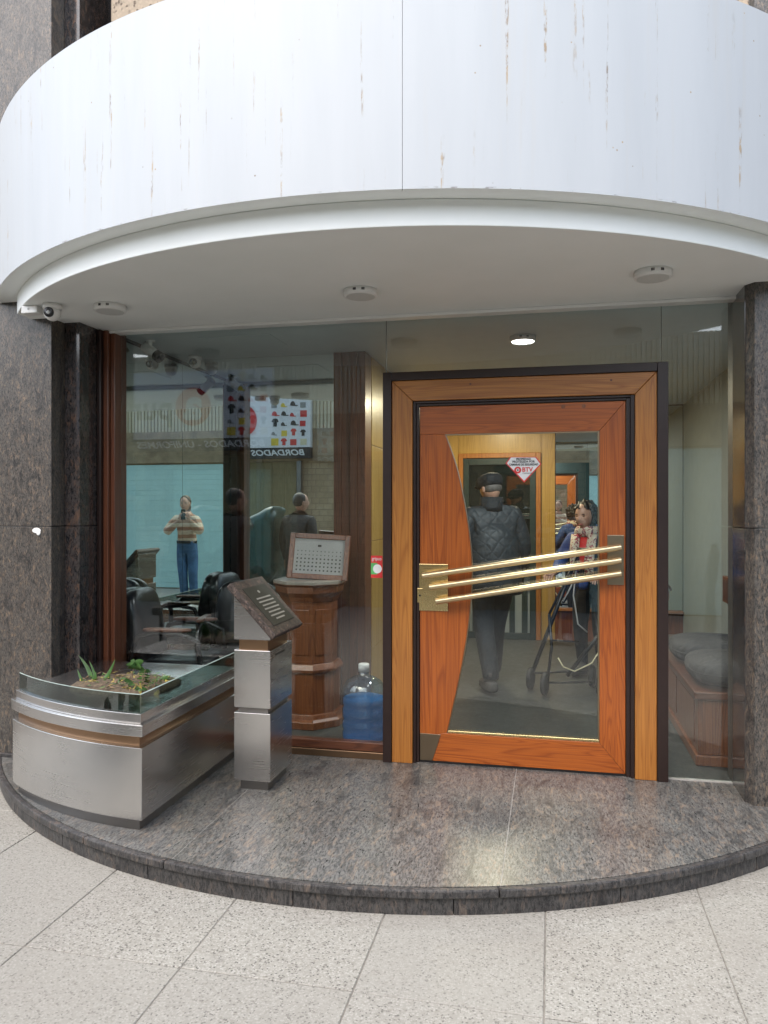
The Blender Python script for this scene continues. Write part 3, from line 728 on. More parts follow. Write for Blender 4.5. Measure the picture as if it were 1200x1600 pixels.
MB().lathe([(0, 0), (.026, 0), (.026, .0004), (0, .0004)], 24, M=Matrix.Translation((a.x + .038, Y_ - .0006, b.z + .052)) @ Matrix.Rotation(R(90), 4, 'X')).build('white_disc', M['white_print'], st)
put_text('gripuo', .028, ((a.x + b.x) / 2, Y_ - .001, a.z - .018), fz, M['white_print'], st, fit=.056)

# ------------------------------------------------------------------ planter
pt = thing('steel_planter', 'brushed steel planter with curved front, bronze band and low glass guards', 'planter', (-2.3, 3.8, PZ))
def circ3(a, b, c):
    ax_, ay, bx_, by, cx_, cy_ = *a, *b, *c
    D = 2 * (ax_ * (by - cy_) + bx_ * (cy_ - ay) + cx_ * (ay - by))
    ux = ((ax_ ** 2 + ay ** 2) * (by - cy_) + (bx_ ** 2 + by ** 2) * (cy_ - ay) + (cx_ ** 2 + cy_ ** 2) * (ay - by)) / D
    uy = ((ax_ ** 2 + ay ** 2) * (cx_ - bx_) + (bx_ ** 2 + by ** 2) * (ax_ - cx_) + (cx_ ** 2 + cy_ ** 2) * (bx_ - ax_)) / D
    return ux, uy, math.hypot(ax_ - ux, ay - uy)
PX1, PX0 = -1.765, -2.655
pcx, pcy, pr_ = circ3((PX1, 3.08), (-2.12, 3.135), (PX0, 3.385))
def parc(d, n=30): return [(PX1 - d + (PX0 - PX1 + 2 * d) * i / n, pcy - math.sqrt((pr_ - d) ** 2 - (PX1 - d + (PX0 - PX1 + 2 * d) * i / n - pcx) ** 2)) for i in range(n + 1)]
def pfoot(d, yb):
    """footprint inset by d: curved front, straight sides, back at yb"""
    return parc(d) + [(PX0 + d, yb), (PX1 - d, yb)]
YBk = 4.165
MB().prism(pfoot(.025, YBk), PZ, .152).build('plinth', M['steel_dark'], pt)
MB().prism(pfoot(0, YBk + .001), .152, .472).build('body', M['brushed_steel'], pt, bevel=.003)
MB().prism(pfoot(.025, YBk - .001), .4725, .522).build('bronze_band', M['bronze'], pt)
MB().prism(pfoot(-.006, YBk + .002), .5225, .574).build('rim', M['brushed_steel'], pt, bevel=.003)
MB().prism(pfoot(.014, YBk - .002), .5745, .618).build('inner_lip', M['brushed_steel'], pt, bevel=.002)
def strip(pts, z0, z1, th_=.004):
    mb = MB(); vs = []; n = len(pts)
    for i, p in enumerate(pts):
        a = Vector(pts[min(i + 1, n - 1)]) - Vector(pts[max(i - 1, 0)]); nn = Vector((-a.y, a.x)).normalized() * th_
        for q, z in ((p, z0), (p, z1), ((p[0] + nn.x, p[1] + nn.y), z1), ((p[0] + nn.x, p[1] + nn.y), z0)): vs.append((q[0], q[1], z))
    fs = [(i * 4 + q, i * 4 + (q + 1) % 4, i * 4 + 4 + (q + 1) % 4, i * 4 + 4 + q) for i in range(n - 1) for q in range(4)] + [(0, 3, 2, 1), tuple((n - 1) * 4 + q for q in range(4))]
    return mb.add(vs, fs)
fp = parc(.028)
strip(fp, .6185, .700, -.005).build('glass_guard', M['planter_glass'], pt)
bx(-1.793, -1.786, fp[0][1] + .002, YBk - .01, .6185, .700).build('glass_guard', M['planter_glass'], pt)
strip(fp, .7003, .7022, -.005).build('glass_edge', M['glass_edge'], pt)
bx(-1.793, -1.786, fp[0][1] + .002, YBk - .01, .7003, .7022).build('glass_edge', M['glass_edge'], pt)
so_ = MB(); so_.smooth = True
def soil_fn(p): p.z += .008 * math.sin(p.x * 60) * math.cos(p.y * 50); return p
so_.ball((-2.14, 3.58, .618), (.27, .20, .03), 3, 36, 12, fn=soil_fn); so_.build('soil', M['soil'], pt)
lt = MB()
for k in range(260):
    a_ = random.uniform(0, 6.283); r_ = math.sqrt(random.random()); x = -2.14 + .25 * r_ * math.cos(a_); y = 3.58 + .18 * r_ * math.sin(a_); L = random.uniform(.006, .022); q = random.uniform(0, 6.283); lt.mat = random.choice((0, 0, 1, 2))
    dx, dy = L * math.cos(q), L * math.sin(q); z = .642 + random.uniform(-.004, .012)
    lt.add([(x - dx, y - dy, z), (x + dy * .35, y - dx * .35, z + .004), (x + dx, y + dy, z + random.uniform(-.004, .014)), (x - dy * .35, y + dx * .35, z + .002)], [(0, 1, 2, 3)])
lt.build('leaf_litter', [M['twig'], M['leaf_yellow'], M['leaf_green']], pt, kind='stuff')
# plants
def blade(mb, base, tip, w0, bend=.0, n=7):
    base, tip = Vector(base), Vector(tip); ax_ = tip - base; side = ax_.cross(Vector((.3, 1, .2))).normalized(); up = side.cross(ax_).normalized()
    vs = []
    for i in range(n + 1):
        t_ = i / n; ww = w0 * (math.sin(math.pi * min(1, .25 + .75 * t_)) ** .8) if t_ < 1 else .0005
        c = base + ax_ * t_ + up * bend * math.sin(math.pi * t_) 
        vs += [c - side * ww, c + up * -.25 * ww, c + side * ww]
    fs = []
    for i in range(n):
        for q in (0, 1): fs.append((i * 3 + q, i * 3 + q + 1, i * 3 + 4 + q, i * 3 + 3 + q))
    mb.smooth = True; mb.add(vs, fs); return mb
def plant(name, label, base, leaves, mat, stems=()):
    th = thing(name, label, 'plant', base, group=None)
    for a, b, r in stems: MB().tube([a, (Vector(a) + Vector(b)) / 2 + Vector((.006, .004, 0)), b], r, 6).build('stem', M['twig'], th, True)
    for (a, b, w_, bd) in leaves: blade(MB(), a, b, w_, bd).build('leaf', mat, th, True)
    return th
def gp(px, py, Y): v = at(px, py, Y); return v
b1 = gp(150, 1078, 3.60)
def rel(px, py, Y, base): return tuple(gp(px, py, Y) - base)
plant('aloe_plant', 'spiky green aloe with broad pointed leaves in the planter soil', b1, [
    (rel(146, 1078, 3.60, b1), rel(122, 1023, 3.58, b1), .018, .02), (rel(150, 1078, 3.60, b1), rel(180, 1030, 3.62, b1), .011, .02),
    (rel(140, 1078, 3.57, b1), rel(121, 1046, 3.53, b1), .014, -.01), (rel(152, 1080, 3.58, b1), rel(165, 1060, 3.55, b1), .018, .01), (rel(144, 1079, 3.58, b1), rel(150, 1050, 3.56, b1), .020, 0), (rel(148, 1078, 3.61, b1), rel(139, 1032, 3.64, b1), .013, .015), (rel(153, 1079, 3.6, b1), rel(172, 1052, 3.57, b1), .010, .02)], M['leaf_green'])
b2 = gp(195, 1085, 3.52); top = rel(211, 1036, 3.52, b2)
lv = []
for k in range(9):
    an = k * 2.4; l_ = .045 + .02 * random.random(); tb = Vector(top) + Vector((0, 0, -.012 * (k // 3)))
    lv.append((tuple(tb), tuple(tb + Vector((math.cos(an) * l_, math.sin(an) * l_ * .8, .012 - .01 * (k % 3)))), .014, .008))
plant('leafy_seedling', 'small leafy seedling on a thin tall stem in the planter', b2, lv, M['leaf_green'], [((0, 0, 0), top, .003)])
b3 = gp(222, 1086, 3.47); lv = []; stm = []
for (ex, ey, ez, L_) in ((-.11, -.03, .085, 13), (.09, .02, .075, 11), (-.03, .09, .11, 11), (.03, -.07, .05, 9)):
    pts_ = [Vector((ex * t_, ey * t_, ez * math.sin(min(1, t_ * 1.05) * 2.1) )) for t_ in [i / L_ for i in range(L_ + 1)]]
    stm += [(tuple(pts_[i]), tuple(pts_[i + 1]), .0016) for i in range(0, L_, 1)]
    sd_ = Vector((-ey, ex, 0)).normalized(); fw_ = Vector((ex, ey, 0)).normalized()
    for i in range(2, L_ + 1):
        ll = .034 * math.sin(math.pi * (.18 + .8 * i / (L_ + 1))) * random.uniform(.8, 1.15)
        for q in (-1, 1): lv.append((tuple(pts_[i]), tuple(pts_[i] + (sd_ * q + fw_ * .45) * ll + Vector((0, 0, random.uniform(-.012, .004)))), .0055, .002))
plant('fern_plant', 'arching green fern with small leaflets in the planter', b3, lv, M['leaf_green'], stm)
b4 = gp(216, 1092, 3.40)
plant('dry_plant', 'withered yellow leaves standing in the planter soil', b4, [((0, 0, 0), (.008, .0, .085), .010, .01), ((.006, 0, 0), (-.02, .02, .07), .008, .012), ((-.07, 0, 0), (-.03, .03, .06), .005, .01), ((-.05, .03, 0), (-.09, .02, .05), .006, .01), ((.05, .03, 0), (.10, .02, .045), .010, .02)], M['leaf_yellow'], [((-.03, .05, 0), (-.01, .06, .11), .002), ((.03, .05, 0), (.06, .06, .09), .002)])
b5 = gp(240, 1080, 3.62); lv = []
for k in range(30):
    an = k * 2.4; r_ = .02 + .05 * random.random(); z_ = .02 + .05 * random.random()
    lv.append(((math.cos(an) * r_ * .5, math.sin(an) * r_ * .5, z_ * .6), (math.cos(an) * (r_ + .03), math.sin(an) * (r_ + .03), z_ + .012), .013, .006))
plant('low_shrub', 'low tangle of round green leaves behind the fern in the planter', b5, lv, M['leaf_green'], [((0, 0, -.01), (.02, 0, .06), .003), ((0, 0, -.01), (-.03, .02, .05), .003)])

# ------------------------------------------------------------------ plaque pedestal
pd = thing('plaque_pedestal', 'brushed steel pedestal with sloping granite top and engraved metal plaque', 'pedestal', (-1.483, 3.82, PZ))
x0, x1, y0, y1 = -1.58, -1.385, 3.66, 3.99
bx(x0 + .025, x1 - .02, y0 + .025, y1 - .03, PZ, .150).build('plinth', M['steel_dark'], pd)
bx(x0, x1, y0, y1, .1502, .494).build('block', M['brushed_steel'], pd, bevel=.002)
bx(x0 + .018, x1 - .018, y0 + .018, y1 - .018, .4942, .5198).build('neck', M['steel_dark'], pd)
b_ = bx(x0, x1, y0, y1, .52, .812).build('block', M['brushed_steel'], pd, bevel=.002)
bx(x1 + .0004, x1 + .0014, 3.735, 3.875, .776, .784).build('slot', M['black_plastic'], b_)
bx(x0 + .02, x1 - .02, y0 + .02, y1 - .02, .8122, .8648).build('neck', M['bronze'], pd)
MB().prism([(x0, .865), (x1, .865), (x1, .900), (x0, 1.108)], y0, y1, 'y').build('wedge_block', M['brushed_steel'], pd, bevel=.002)
sa = math.atan2(.208, .195); cx_, cz_ = (x0 + x1) / 2, 1.004
Mx = Matrix.Translation((cx_, 3.825, cz_)) @ Matrix.Rotation(sa, 4, 'Y')
sb = MB().box(-.178, .178, -.215, .215, .0006, .036, Mx).build('granite_top', M['granite_slab'], pd, bevel=.009, seg=3)
pq = MB().box(-.125, .125, -.155, .155, .0364, .0395, Mx).build('plaque', M['plaque_metal'], sb, bevel=.001)
rows = MB()
for r_, (ln) in enumerate((.19, .20, .18, .2, .17, .19, .12)):
    xx = -.045 + r_ * .023; yy = -ln / 2
    while yy < ln / 2:
        w_ = random.uniform(.004, .012); rows.box(xx - .0045, xx + .0045, yy, yy + w_, .0395, .0403, Mx); yy += w_ + .003
rows.build('engraved_text', M['engraved'], pq)
em = MB(); em.ball((-.085, 0, .0398), (.010, .014, .001), 2, 12, 6, Mx); em.build('engraved_emblem', M['engraved'], pq)

# ------------------------------------------------------------------ lobby furniture
lc = thing('lectern', 'octagonal dark wood lectern with moulded top and base', 'lectern', (-1.60, 4.98, PZ))
def octa(name, prof, mat, parent): 
    mb = MB(); mb.lathe(prof, 8, (-1.60, 4.98, 0), a0=R(22.5)); return mb.build(name, mat, parent, bevel=.003)
octa('base_moulding', [(0, PZ), (.255, PZ), (.255, .145), (.235, .16), (.225, .19), (0, .19)], M['lectern_wood'], lc)
octa('lower_body', [(0, .1902), (.205, .1902), (.205, .46), (0, .46)], M['lectern_wood'], lc)
octa('middle_moulding', [(0, .4602), (.225, .4602), (.228, .48), (.205, .515), (0, .515)], M['lectern_wood'], lc)
octa('upper_body', [(0, .5152), (.188, .5152), (.188, .92), (0, .92)], M['lectern_wood'], lc)
octa('cornice', [(0, .9202), (.195, .9202), (.205, .95), (.228, .98), (.235, 1.02), (.25, 1.035), (0, 1.035)], M['lectern_wood'], lc)
octa('marble_top', [(0, 1.0352), (.245, 1.0352), (.245, 1.058), (0, 1.058)], M['marble_top'], lc)
for k in range(8):
    an = R(45 * k); 
    Mx = Matrix.Translation((-1.60, 4.98, 0)) @ Matrix.Rotation(an, 4, 'Z')
    MB().box(.1738, .180, -.05, .05, .57, .87, Mx).build('panel', M['lectern_wood'], lc, bevel=.004)
fb = thing('framed_board', 'wood framed grey board with rows of dark dots propped on the lectern', 'board', (-1.535, 4.93, 1.059))
Mx = Matrix.Rotation(R(9), 4, 'Z') @ Matrix.Rotation(R(-14), 4, 'X') @ Matrix.Rotation(R(3), 4, 'Y')
W_, H_ = .205, .155
for a in ((-W_, -W_ + .035, 0, 2 * H_), (W_ - .035, W_, 0, 2 * H_)): MB().box(a[0], a[1], -.012, .012, a[2], a[3], Mx).build('frame', M['lectern_wood'], fb, True, bevel=.004)
for a in ((0, .035), (2 * H_ - .035, 2 * H_)): MB().box(-W_ + .0352, W_ - .0352, -.0115, .0118, a[0], a[1], Mx).build('frame', M['lectern_wood'], fb, True, bevel=.004)
pn = MB().box(-W_ + .034, W_ - .034, -.004, .010, .034, 2 * H_ - .034, Mx).build('panel', M['board_grey'], fb, True)
ds = MB()
for r_ in range(6):
    for c_ in range(12):
        s_ = .0048 if r_ < 4 else .003
        x_, z_ = -.145 + c_ * .0264, .060 + r_ * .026
        ds.box(x_ - s_, x_ + s_, -.0058, -.0041, z_ - s_, z_ + s_, Mx)
ds.box(-.012, .012, -.0058, -.0041, .222, .236, Mx)
ds.build('dot_rows', M['black_print'], pn, True, kind='stuff')
wbt = thing('water_bottle', 'large blue plastic water bottle with white cap on the lobby floor', 'bottle', (-1.135, 4.62, PZ))
mb = MB(); mb.smooth = True
mb.lathe([(.0, .004), (.12, .004), (.132, .02), (.134, .055), (.126, .07), (.134, .085), (.135, .12), (.126, .135), (.134, .15), (.135, .20), (.126, .215), (.134, .23), (.135, .29), (.130, .325), (.11, .365), (.07, .39), (.032, .405), (.028, .44), (.03, .442), (.0, .442)], 40); mb.build('shell', M['bottle_plastic'], wbt, True)
mb = MB(); mb.smooth = True; mb.lathe([(0, .008), (.117, .008), (.128, .024), (.129, .05), (.121, .07), (.129, .09), (.129, .118), (.121, .135), (.129, .155), (.129, .198), (.121, .215), (.129, .235), (.128, .262), (.120, .268), (0, .268)], 36); mb.build('water', M['bottle_water'], wbt, True)
mb = MB(); mb.smooth = True; mb.lathe([(0, .443), (.034, .425), (.034, .47), (.03, .474), (0, .474)], 24); mb.build('cap', M['white_plastic'], wbt, True)
# armchairs
def armchair(label):
    th = thing('armchair', label, 'armchair', group='lobby armchairs')
    def soft(name, c, h, e, Mx=None): 
        mb = MB(); mb.smooth = True; mb.ball(c, h, e, 28, 16, Mx); return mb.build(name, M['black_leather'], th, True)
    soft('seat', (0, -.02, .40), (.225, .24, .075), 5)
    soft('backrest', (0, 0, 0), (.225, .06, .27), 4, Matrix.Translation((0, .23, .64)) @ Matrix.Rotation(R(-10), 4, 'X'))
    for s_ in (-1, 1):
        mb = MB(); mb.smooth = True
        mb.tube([(s_ * .235, .20, .30), (s_ * .245, .22, .50), (s_ * .25, .17, .63), (s_ * .25, .05, .655), (s_ * .25, -.12, .645), (s_ * .25, -.22, .60), (s_ * .245, -.23, .48), (s_ * .235, -.20, .32)], .017, 10); a = mb.build('arm', M['black_plastic'], th, True)
        mb = MB(); mb.smooth = True; mb.ball((s_ * .25, -.02, .672), (.026, .16, .014), 4, 16, 8); mb.build('arm_pad', M['mahogany'], a, True)
        for yy in (-.19, .19): mb = MB(); mb.smooth = True; mb.tube([(s_ * .2, yy, .34), (s_ * .225, yy * 1.12, .0)], .015, 10); mb.build('leg', M['black_metal'], th, True)
    return th
ac = armchair('black leather armchair against the mirror wall, nearest the shop glass')
ac.location = (-2.40, 4.66, PZ); ac.rotation_euler.z = R(96)
a2 = copy_tree(ac); a2.location = (-2.12, 5.02, PZ); a2.rotation_euler.z = R(12); a2['label'] = 'black leather armchair turned to the glass in front of the back mirror'
# bench
bn = thing('bench', 'low wooden panelled bench along the pale lobby wall', 'bench', (1.08, 5.4, PZ))
bx(.80, RX - .002, 4.56, 6.6, PZ + .06, .47).build('box', M['lectern_wood'], bn, bevel=.004)
bx(.785, RX - .003, 4.545, 6.61, PZ, PZ + .059).build('base_moulding', M['lectern_wood'], bn, bevel=.006)
bx(.775, RX - .003, 4.535, 6.61, .4705, .515).build('seat_board', M['mahogany_h'], bn, bevel=.008)
for k in range(3): bx(.794, .7995, 4.66 + k * .64, 5.2 + k * .64, .20, .44).build('panel', M['lectern_wood'], bn, bevel=.003)
for k, (nm, y_) in enumerate((('grey fabric cushion on the end of the bench behind the narrow glass', 4.83), ('grey fabric cushion further along the bench towards the inner wall', 5.48))):
    c = thing('seat_cushion', nm, 'cushion', (1.05, y_, .515), group='bench cushions')
    mb = MB(); mb.smooth = True; mb.ball((0, 0, .085), (.265, .29, .083), 3.2, 36, 18); mb.build('cover', M['cushion_fabric'], c, True)
    mb = MB(); mb.smooth = True; mb.tube([(.262 * math.copysign(abs(math.cos(q)) ** .62, math.cos(q)), .287 * math.copysign(abs(math.sin(q)) ** .62, math.sin(q)), .085) for q in [2 * math.pi * i / 40 for i in range(41)]], .006, 6); mb.build('piping', M['cushion_fabric'], c, True)

# ------------------------------------------------------------------ people
def skin_add(mb, joints, edges, bones, sub=2, waist=0):
    """joints: list of (pos, rx, ry); grow a Skin surface; each face takes the material of its nearest bone"""
    me = bpy.data.meshes.new('s'); me.from_pydata([j[0] for j in joints], edges, [])
    o = bpy.data.objects.new('s', me); COL.objects.link(o)
    md = o.modifiers.new('s', 'SKIN'); md.use_smooth_shade = True; md.branch_smoothing = .3
    for i, j in enumerate(joints): me.skin_vertices[0].data[i].radius = (j[1], j[2])
    me.skin_vertices[0].data[0].use_root = True
    sd = o.modifiers.new('d', 'SUBSURF'); sd.levels = sub; sd.render_levels = sub
    dg = bpy.context.evaluated_depsgraph_get(); r = bpy.data.meshes.new_from_object(o.evaluated_get(dg))
    bpy.data.objects.remove(o)
    b = len(mb.v); vs = [v.co.copy() for v in r.vertices]
    for v in vs: mb.v.append(v)
    P_ = [Vector(j[0]) for j in joints]
    for p in r.polygons:
        c = p.center; best = 1e9; bm_ = 0
        for (i, k, m_) in bones:
            a, d_ = P_[i], P_[k] - P_[i]; t_ = max(0, min(1, (c - a).dot(d_) / max(1e-9, d_.length_squared)))
            q = (c - a - d_ * t_).length - .5 * (joints[i][1] * (1 - t_) + joints[k][1] * t_)
            if q < best: best = q; bm_ = m_ if not (m_ == 1 and i < 3 and k < 3 and c.z < waist) else 2
        mb.f.append([b + i for i in p.vertices]); mb.m.append(bm_); mb.sm.append(True)
def head_add(mb, c, fwd_tilt, yaw, sk, eye, lip, size=1.0):
    Mx = Matrix.Translation(c) @ Matrix.Rotation(yaw, 4, 'Z') @ Matrix.Rotation(fwd_tilt, 4, 'X') @ Matrix.Scale(size, 4)
    def fn(p):
        x, y, z = p
        if z < 0: k = 1 - .32 * (min(1, -z / .115)) ** 1.5; x *= k; y = y * (1 - .12 * min(1, -z / .115))
        if y < 0:
            n_ = math.exp(-((x / .013) ** 2)) * math.exp(-(((z + .012) / .026) ** 2)); y -= .024 * n_
            for s_ in (-1, 1): y += .010 * math.exp(-(((x - s_ * .030) / .016) ** 2)) * math.exp(-(((z - .012) / .014) ** 2))
            y -= .008 * math.exp(-((x / .025) ** 2)) * math.exp(-(((z + .092) / .02) ** 2)) + .004 * math.exp(-((x / .02) ** 2)) * math.exp(-(((z + .052) / .01) ** 2))
        return Vector((x, y, z))
    mb.smooth = True; mb.mat = sk; mb.ball((0, 0, 0), (.075, .095, .115), 2.1, 36, 28, Mx, fn)
    for s_ in (-1, 1): mb.ball((s_ * .076, .008, -.008), (.010, .020, .032), 2, 10, 8, Mx)
    mb.mat = eye
    for s_ in (-1, 1): mb.ball((s_ * .030, -.078, .012), (.010, .005, .0045), 2, 10, 6, Mx); mb.ball((s_ * .031, -.086, .030), (.016, .005, .0025), 2, 8, 6, Mx)
    mb.mat = lip; mb.ball((0, -.088, -.055), (.022, .008, .007), 2, 10, 6, Mx)
    return Mx
def hand_add(mb, wrist, fwd, palm, side, sk, curl=.7, size=1.0):
    """palm + five fingers; fwd = towards the fingers, palm = normal out of the palm, side=+1 thumb on +cross side"""
    f = Vector(fwd).normalized(); n = Vector(palm); n = (n - f * n.dot(f)).normalized(); s_ = f.cross(n) * side; w_ = Vector(wrist)
    mb.smooth = True; mb.mat = sk
    mb.tube([w_ - f * .01 * size, w_ + f * .03 * size, w_ + f * .065 * size, w_ + f * .088 * size], [.024 * size, .034 * size, .040 * size, .036 * size], 12, flat=.5, dome=True) if abs(s_.z) < abs(n.z) + 9 else None
    for k, (o_, ln) in enumerate(((.030, .072), (.010, .082), (-.010, .076), (-.030, .060))):
        p = w_ + f * .082 * size + s_ * o_ * size; ps = [p]; dr_ = f.copy(); seg_ = ln / 3 * size
        for q in range(3):
            an = curl * (.55 + .3 * q); dr_ = (dr_ * math.cos(an * .6) + n * math.sin(an * .6)).normalized(); ps.append(ps[-1] + dr_ * seg_)
        mb.tube(ps, [.0095 * size, .009 * size, .0082 * size, .007 * size], 8, dome=True)
    p = w_ + f * .03 * size + s_ * .032 * size
    mb.tube([p, p + (f * .5 + s_ * .7 + n * .3) * .03 * size, p + (f * .95 + s_ * .75 + n * .6) * .045 * size], [.012 * size, .0105 * size, .008 * size], 8, dome=True)
def person(name, label, loc, rz, J, mats, head=(0, 0), hands=None, shoe=None, radii=None):
    """J: joint positions in local space, facing -Y. mats: [skin, top, trousers, shoe, eye, lip]"""
    th = thing(name, label, 'person', loc, rz)
    r = dict(pelvis=(.150, .105), belly=(.145, .10), chest=(.165, .11), neckb=(.075, .07), neck=(.055, .055), sh=(.075, .07), el=(.052, .05), wr=(.034, .032), hip=(.095, .095), kn=(.066, .066), an=(.048, .05), heel=(.042, .04), toe=(.042, .03))
    if radii: r.update(radii)
    order = ['pelvis', 'belly', 'chest', 'neckb', 'neck', 'shL', 'elL', 'wrL', 'shR', 'elR', 'wrR', 'hipL', 'knL', 'anL', 'toeL', 'hipR', 'knR', 'anR', 'toeR']
    ix = {k: i for i, k in enumerate(order)}
    jt = [(J[k], *r[k if k in r else k[:-1]]) for k in order]
    ed = [('pelvis', 'belly', 1), ('belly', 'chest', 1), ('chest', 'neckb', 1), ('neckb', 'neck', 0), ('chest', 'shL', 1), ('shL', 'elL', 1), ('elL', 'wrL', 1), ('chest', 'shR', 1), ('shR', 'elR', 1), ('elR', 'wrR', 1),
          ('pelvis', 'hipL', 2), ('hipL', 'knL', 2), ('knL', 'anL', 2), ('anL', 'toeL', 3), ('pelvis', 'hipR', 2), ('hipR', 'knR', 2), ('knR', 'anR', 2), ('anR', 'toeR', 3)]
    mb = MB()
    skin_add(mb, jt, [(ix[a], ix[b]) for a, b, _ in ed], [(ix[a], ix[b], m_) for a, b, m_ in ed] + [(0, 0, 2)], waist=J['pelvis'][2] + .065)
    Mh = head_add(mb, Vector(J['head']), head[0], head[1], 0, 4, 5)
    for sd, h in (hands or {}).items(): hand_add(mb, J['wr' + sd], h[0], h[1], h[2], 0, h[3])
    mb.mat = 3; mb.smooth = True
    for sd in 'LR':
        a, t_ = Vector(J['an' + sd]), Vector(J['toe' + sd]); d_ = (t_ - a); d_.z = 0; d_.normalize(); yaw = math.atan2(d_.x, -d_.y)
        Ms = Matrix.Translation((a.x + d_.x * .065, a.y + d_.y * .065, min(a.z, t_.z + .05) - .035)) @ Matrix.Rotation(yaw, 4, 'Z')
        mb.ball((0, 0, 0), (.050, .145, .048), 3, 20, 12, Ms, lambda p: Vector((p.x * (1 - .15 * (p.y < 0) * (-p.y / .14)), p.y, p.z * (.75 if p.y < -.02 and p.z > 0 else 1))))
    body = mb.build('body', mats, th, True)
    return th, Mh
flat('skin_tone', (.52, .30, .21), .5, var=.06); flat('hair_brown', (.10, .055, .03), .5, var=.3, scale=60); flat('hair_dark', (.018, .013, .011), .5, var=.3, scale=60)
flat('hair_grey', (.13, .12, .11), .7, var=.3, scale=50); flat('eye_dark', (.02, .015, .012), .3); flat('lip', (.35, .12, .10), .5)
cloth('jeans', (.055, .13, .26), .8); cloth('navy_cloth', (.011, .016, .021), .75); flat('shoe_white', (.7, .7, .68), .6, var=.05)
flat('shoe_grey', (.07, .065, .06), .7); cloth('blue_cloth', (.02, .06, .22), .7); cloth('dark_cloth', (.02, .02, .022), .8)
def quilt():
    t = NT('quilted_jacket'); v = t.coord('Object'); vm = t.node('ShaderNodeVectorMath', operation='MULTIPLY_ADD'); nz = t.node('ShaderNodeTexNoise'); nz.inputs['Scale'].default_value = 5; t.link(v, nz.inputs['Vector']); t.link(nz.outputs['Color'], vm.inputs[0]); vm.inputs[1].default_value = (.09, .09, .09); t.link(v, vm.inputs[2]); s_ = t.sep(vm.outputs[0])
    a = t.math('ABSOLUTE', t.math('SINE', t.math('MULTIPLY', t.math('ADD', s_[0], s_[2]), 30.0)))
    b = t.math('ABSOLUTE', t.math('SINE', t.math('MULTIPLY', t.math('SUBTRACT', s_[0], s_[2]), 30.0)))
    h = t.math('ADD', t.math('POWER', t.math('MINIMUM', a, b), .45), t.math('MULTIPLY', t.noise(v, 9, 3, .5, 1), 3.0)); t.bump(h, .55, .008)
    M['quilted_jacket'] = t.set(Base_Color=t.ramp(t.noise(v, 8, 4), [(.3, (.015, .023, .030)), (.7, (.024, .034, .042))]), Roughness=.6)
quilt()
def stripes():
    t = NT('striped_sweater'); v = t.coord('Object'); s_ = t.sep(v)
    z = t.math('FRACT', t.math('MULTIPLY', t.math('ADD', s_[2], t.math('MULTIPLY', t.noise(v, 6, 2), .05)), 8.5))
    M['striped_sweater'] = t.set(Base_Color=t.ramp(z, [(0, (.60, .49, .37)), (.42, (.68, .58, .46)), (.5, (.36, .20, .13)), (.95, (.42, .25, .17))], 'CONSTANT'), Roughness=.9)
    t.bump(t.noise(v, 14, 4, .6, 1), .6, .04)
stripes()
def scarfm():
    t = NT('patterned_scarf'); v = t.coord('Object'); n = t.noise(v, 16, 3, .6, 2)
    M['patterned_scarf'] = t.set(Base_Color=t.ramp(n, [(.0, (.55, .48, .36)), (.46, (.65, .6, .48)), (.52, (.30, .03, .05)), (.6, (.08, .07, .10)), (.66, (.6, .55, .42))], 'CONSTANT'), Roughness=.9)
scarfm()
# photographer, seen in the mirrors
J = dict(pelvis=(0, .02, .97), belly=(0, .01, 1.12), chest=(0, .0, 1.32), neckb=(0, .0, 1.45), neck=(0, -.015, 1.52), head=(.0, -.04, 1.625),
         shL=(.17, 0, 1.40), elL=(.30, -.13, 1.18), wrL=(.215, -.345, 1.385), shR=(-.17, 0, 1.40), elR=(-.26, -.16, 1.18), wrR=(.075, -.345, 1.375),
         hipL=(.10, .02, .90), knL=(.12, -.02, .50), anL=(.13, .02, .09), toeL=(.17, -.12, .04), hipR=(-.09, .02, .90), knR=(-.03, -.05, .50), anR=(-.02, .0, .09), toeR=(-.04, -.14, .04))
ph, Mh = person('person', 'person in striped sweater and jeans taking a photo with a phone, reflected in the mirrors', (.15, -.42, 0), R(180), J,
    [M['skin_tone'], M['striped_sweater'], M['jeans'], M['shoe_white'], M['eye_dark'], M['lip']], (R(4), R(8)), {'L': ((-.25, -.25, 1), (-1, -.4, 0), 1, .8), 'R': ((.35, -.25, 1), (1, -.4, 0), -1, .8)},
    radii=dict(pelvis=(.155, .115), belly=(.15, .11), chest=(.17, .115), el=(.075, .075), wr=(.032, .032), sh=(.085, .08), hip=(.10, .10), kn=(.075, .075), an=(.062, .062)))
mb = MB(); mb.smooth = True
mb.ball((0, .018, .030), (.086, .098, .105), 2.1, 28, 18, Mh, lambda p: Vector((p.x, p.y if p.y > -.055 else -.055, p.z if p.y > -.02 or p.z > .03 else .03)))
mb.ball((0, .055, -.06), (.072, .05, .09), 2.2, 20, 12, Mh); mb.build('hair', M['hair_brown'], ph, True)
mb = MB(); mb.smooth = True
mb.loft([[Vector((math.cos(q) * .163, .018 + math.sin(q) * .125, z)) for q in [2 * math.pi * i / 28 for i in range(28)]] for z in (1.015, 1.055)]); mb.build('belt', M['black_plastic'], ph, True)
pn_ = thing('phone', 'black phone held up by the person in the striped sweater', 'phone', (0, -.018, 1.395))
bx(-.037, .037, -.022, -.014, 1.385, 1.540).build('case', M['black_plastic'], pn_, bevel=.003)
for q in (1.520, 1.497): MB().lathe([(0, 0), (.008, 0), (.008, .001), (0, .001)], 14, (0, 0, 0), Matrix.Translation((-.022, -.0138, q)) @ Matrix.Rotation(R(-90), 4, 'X')).build('lens', M['lens'], pn_)
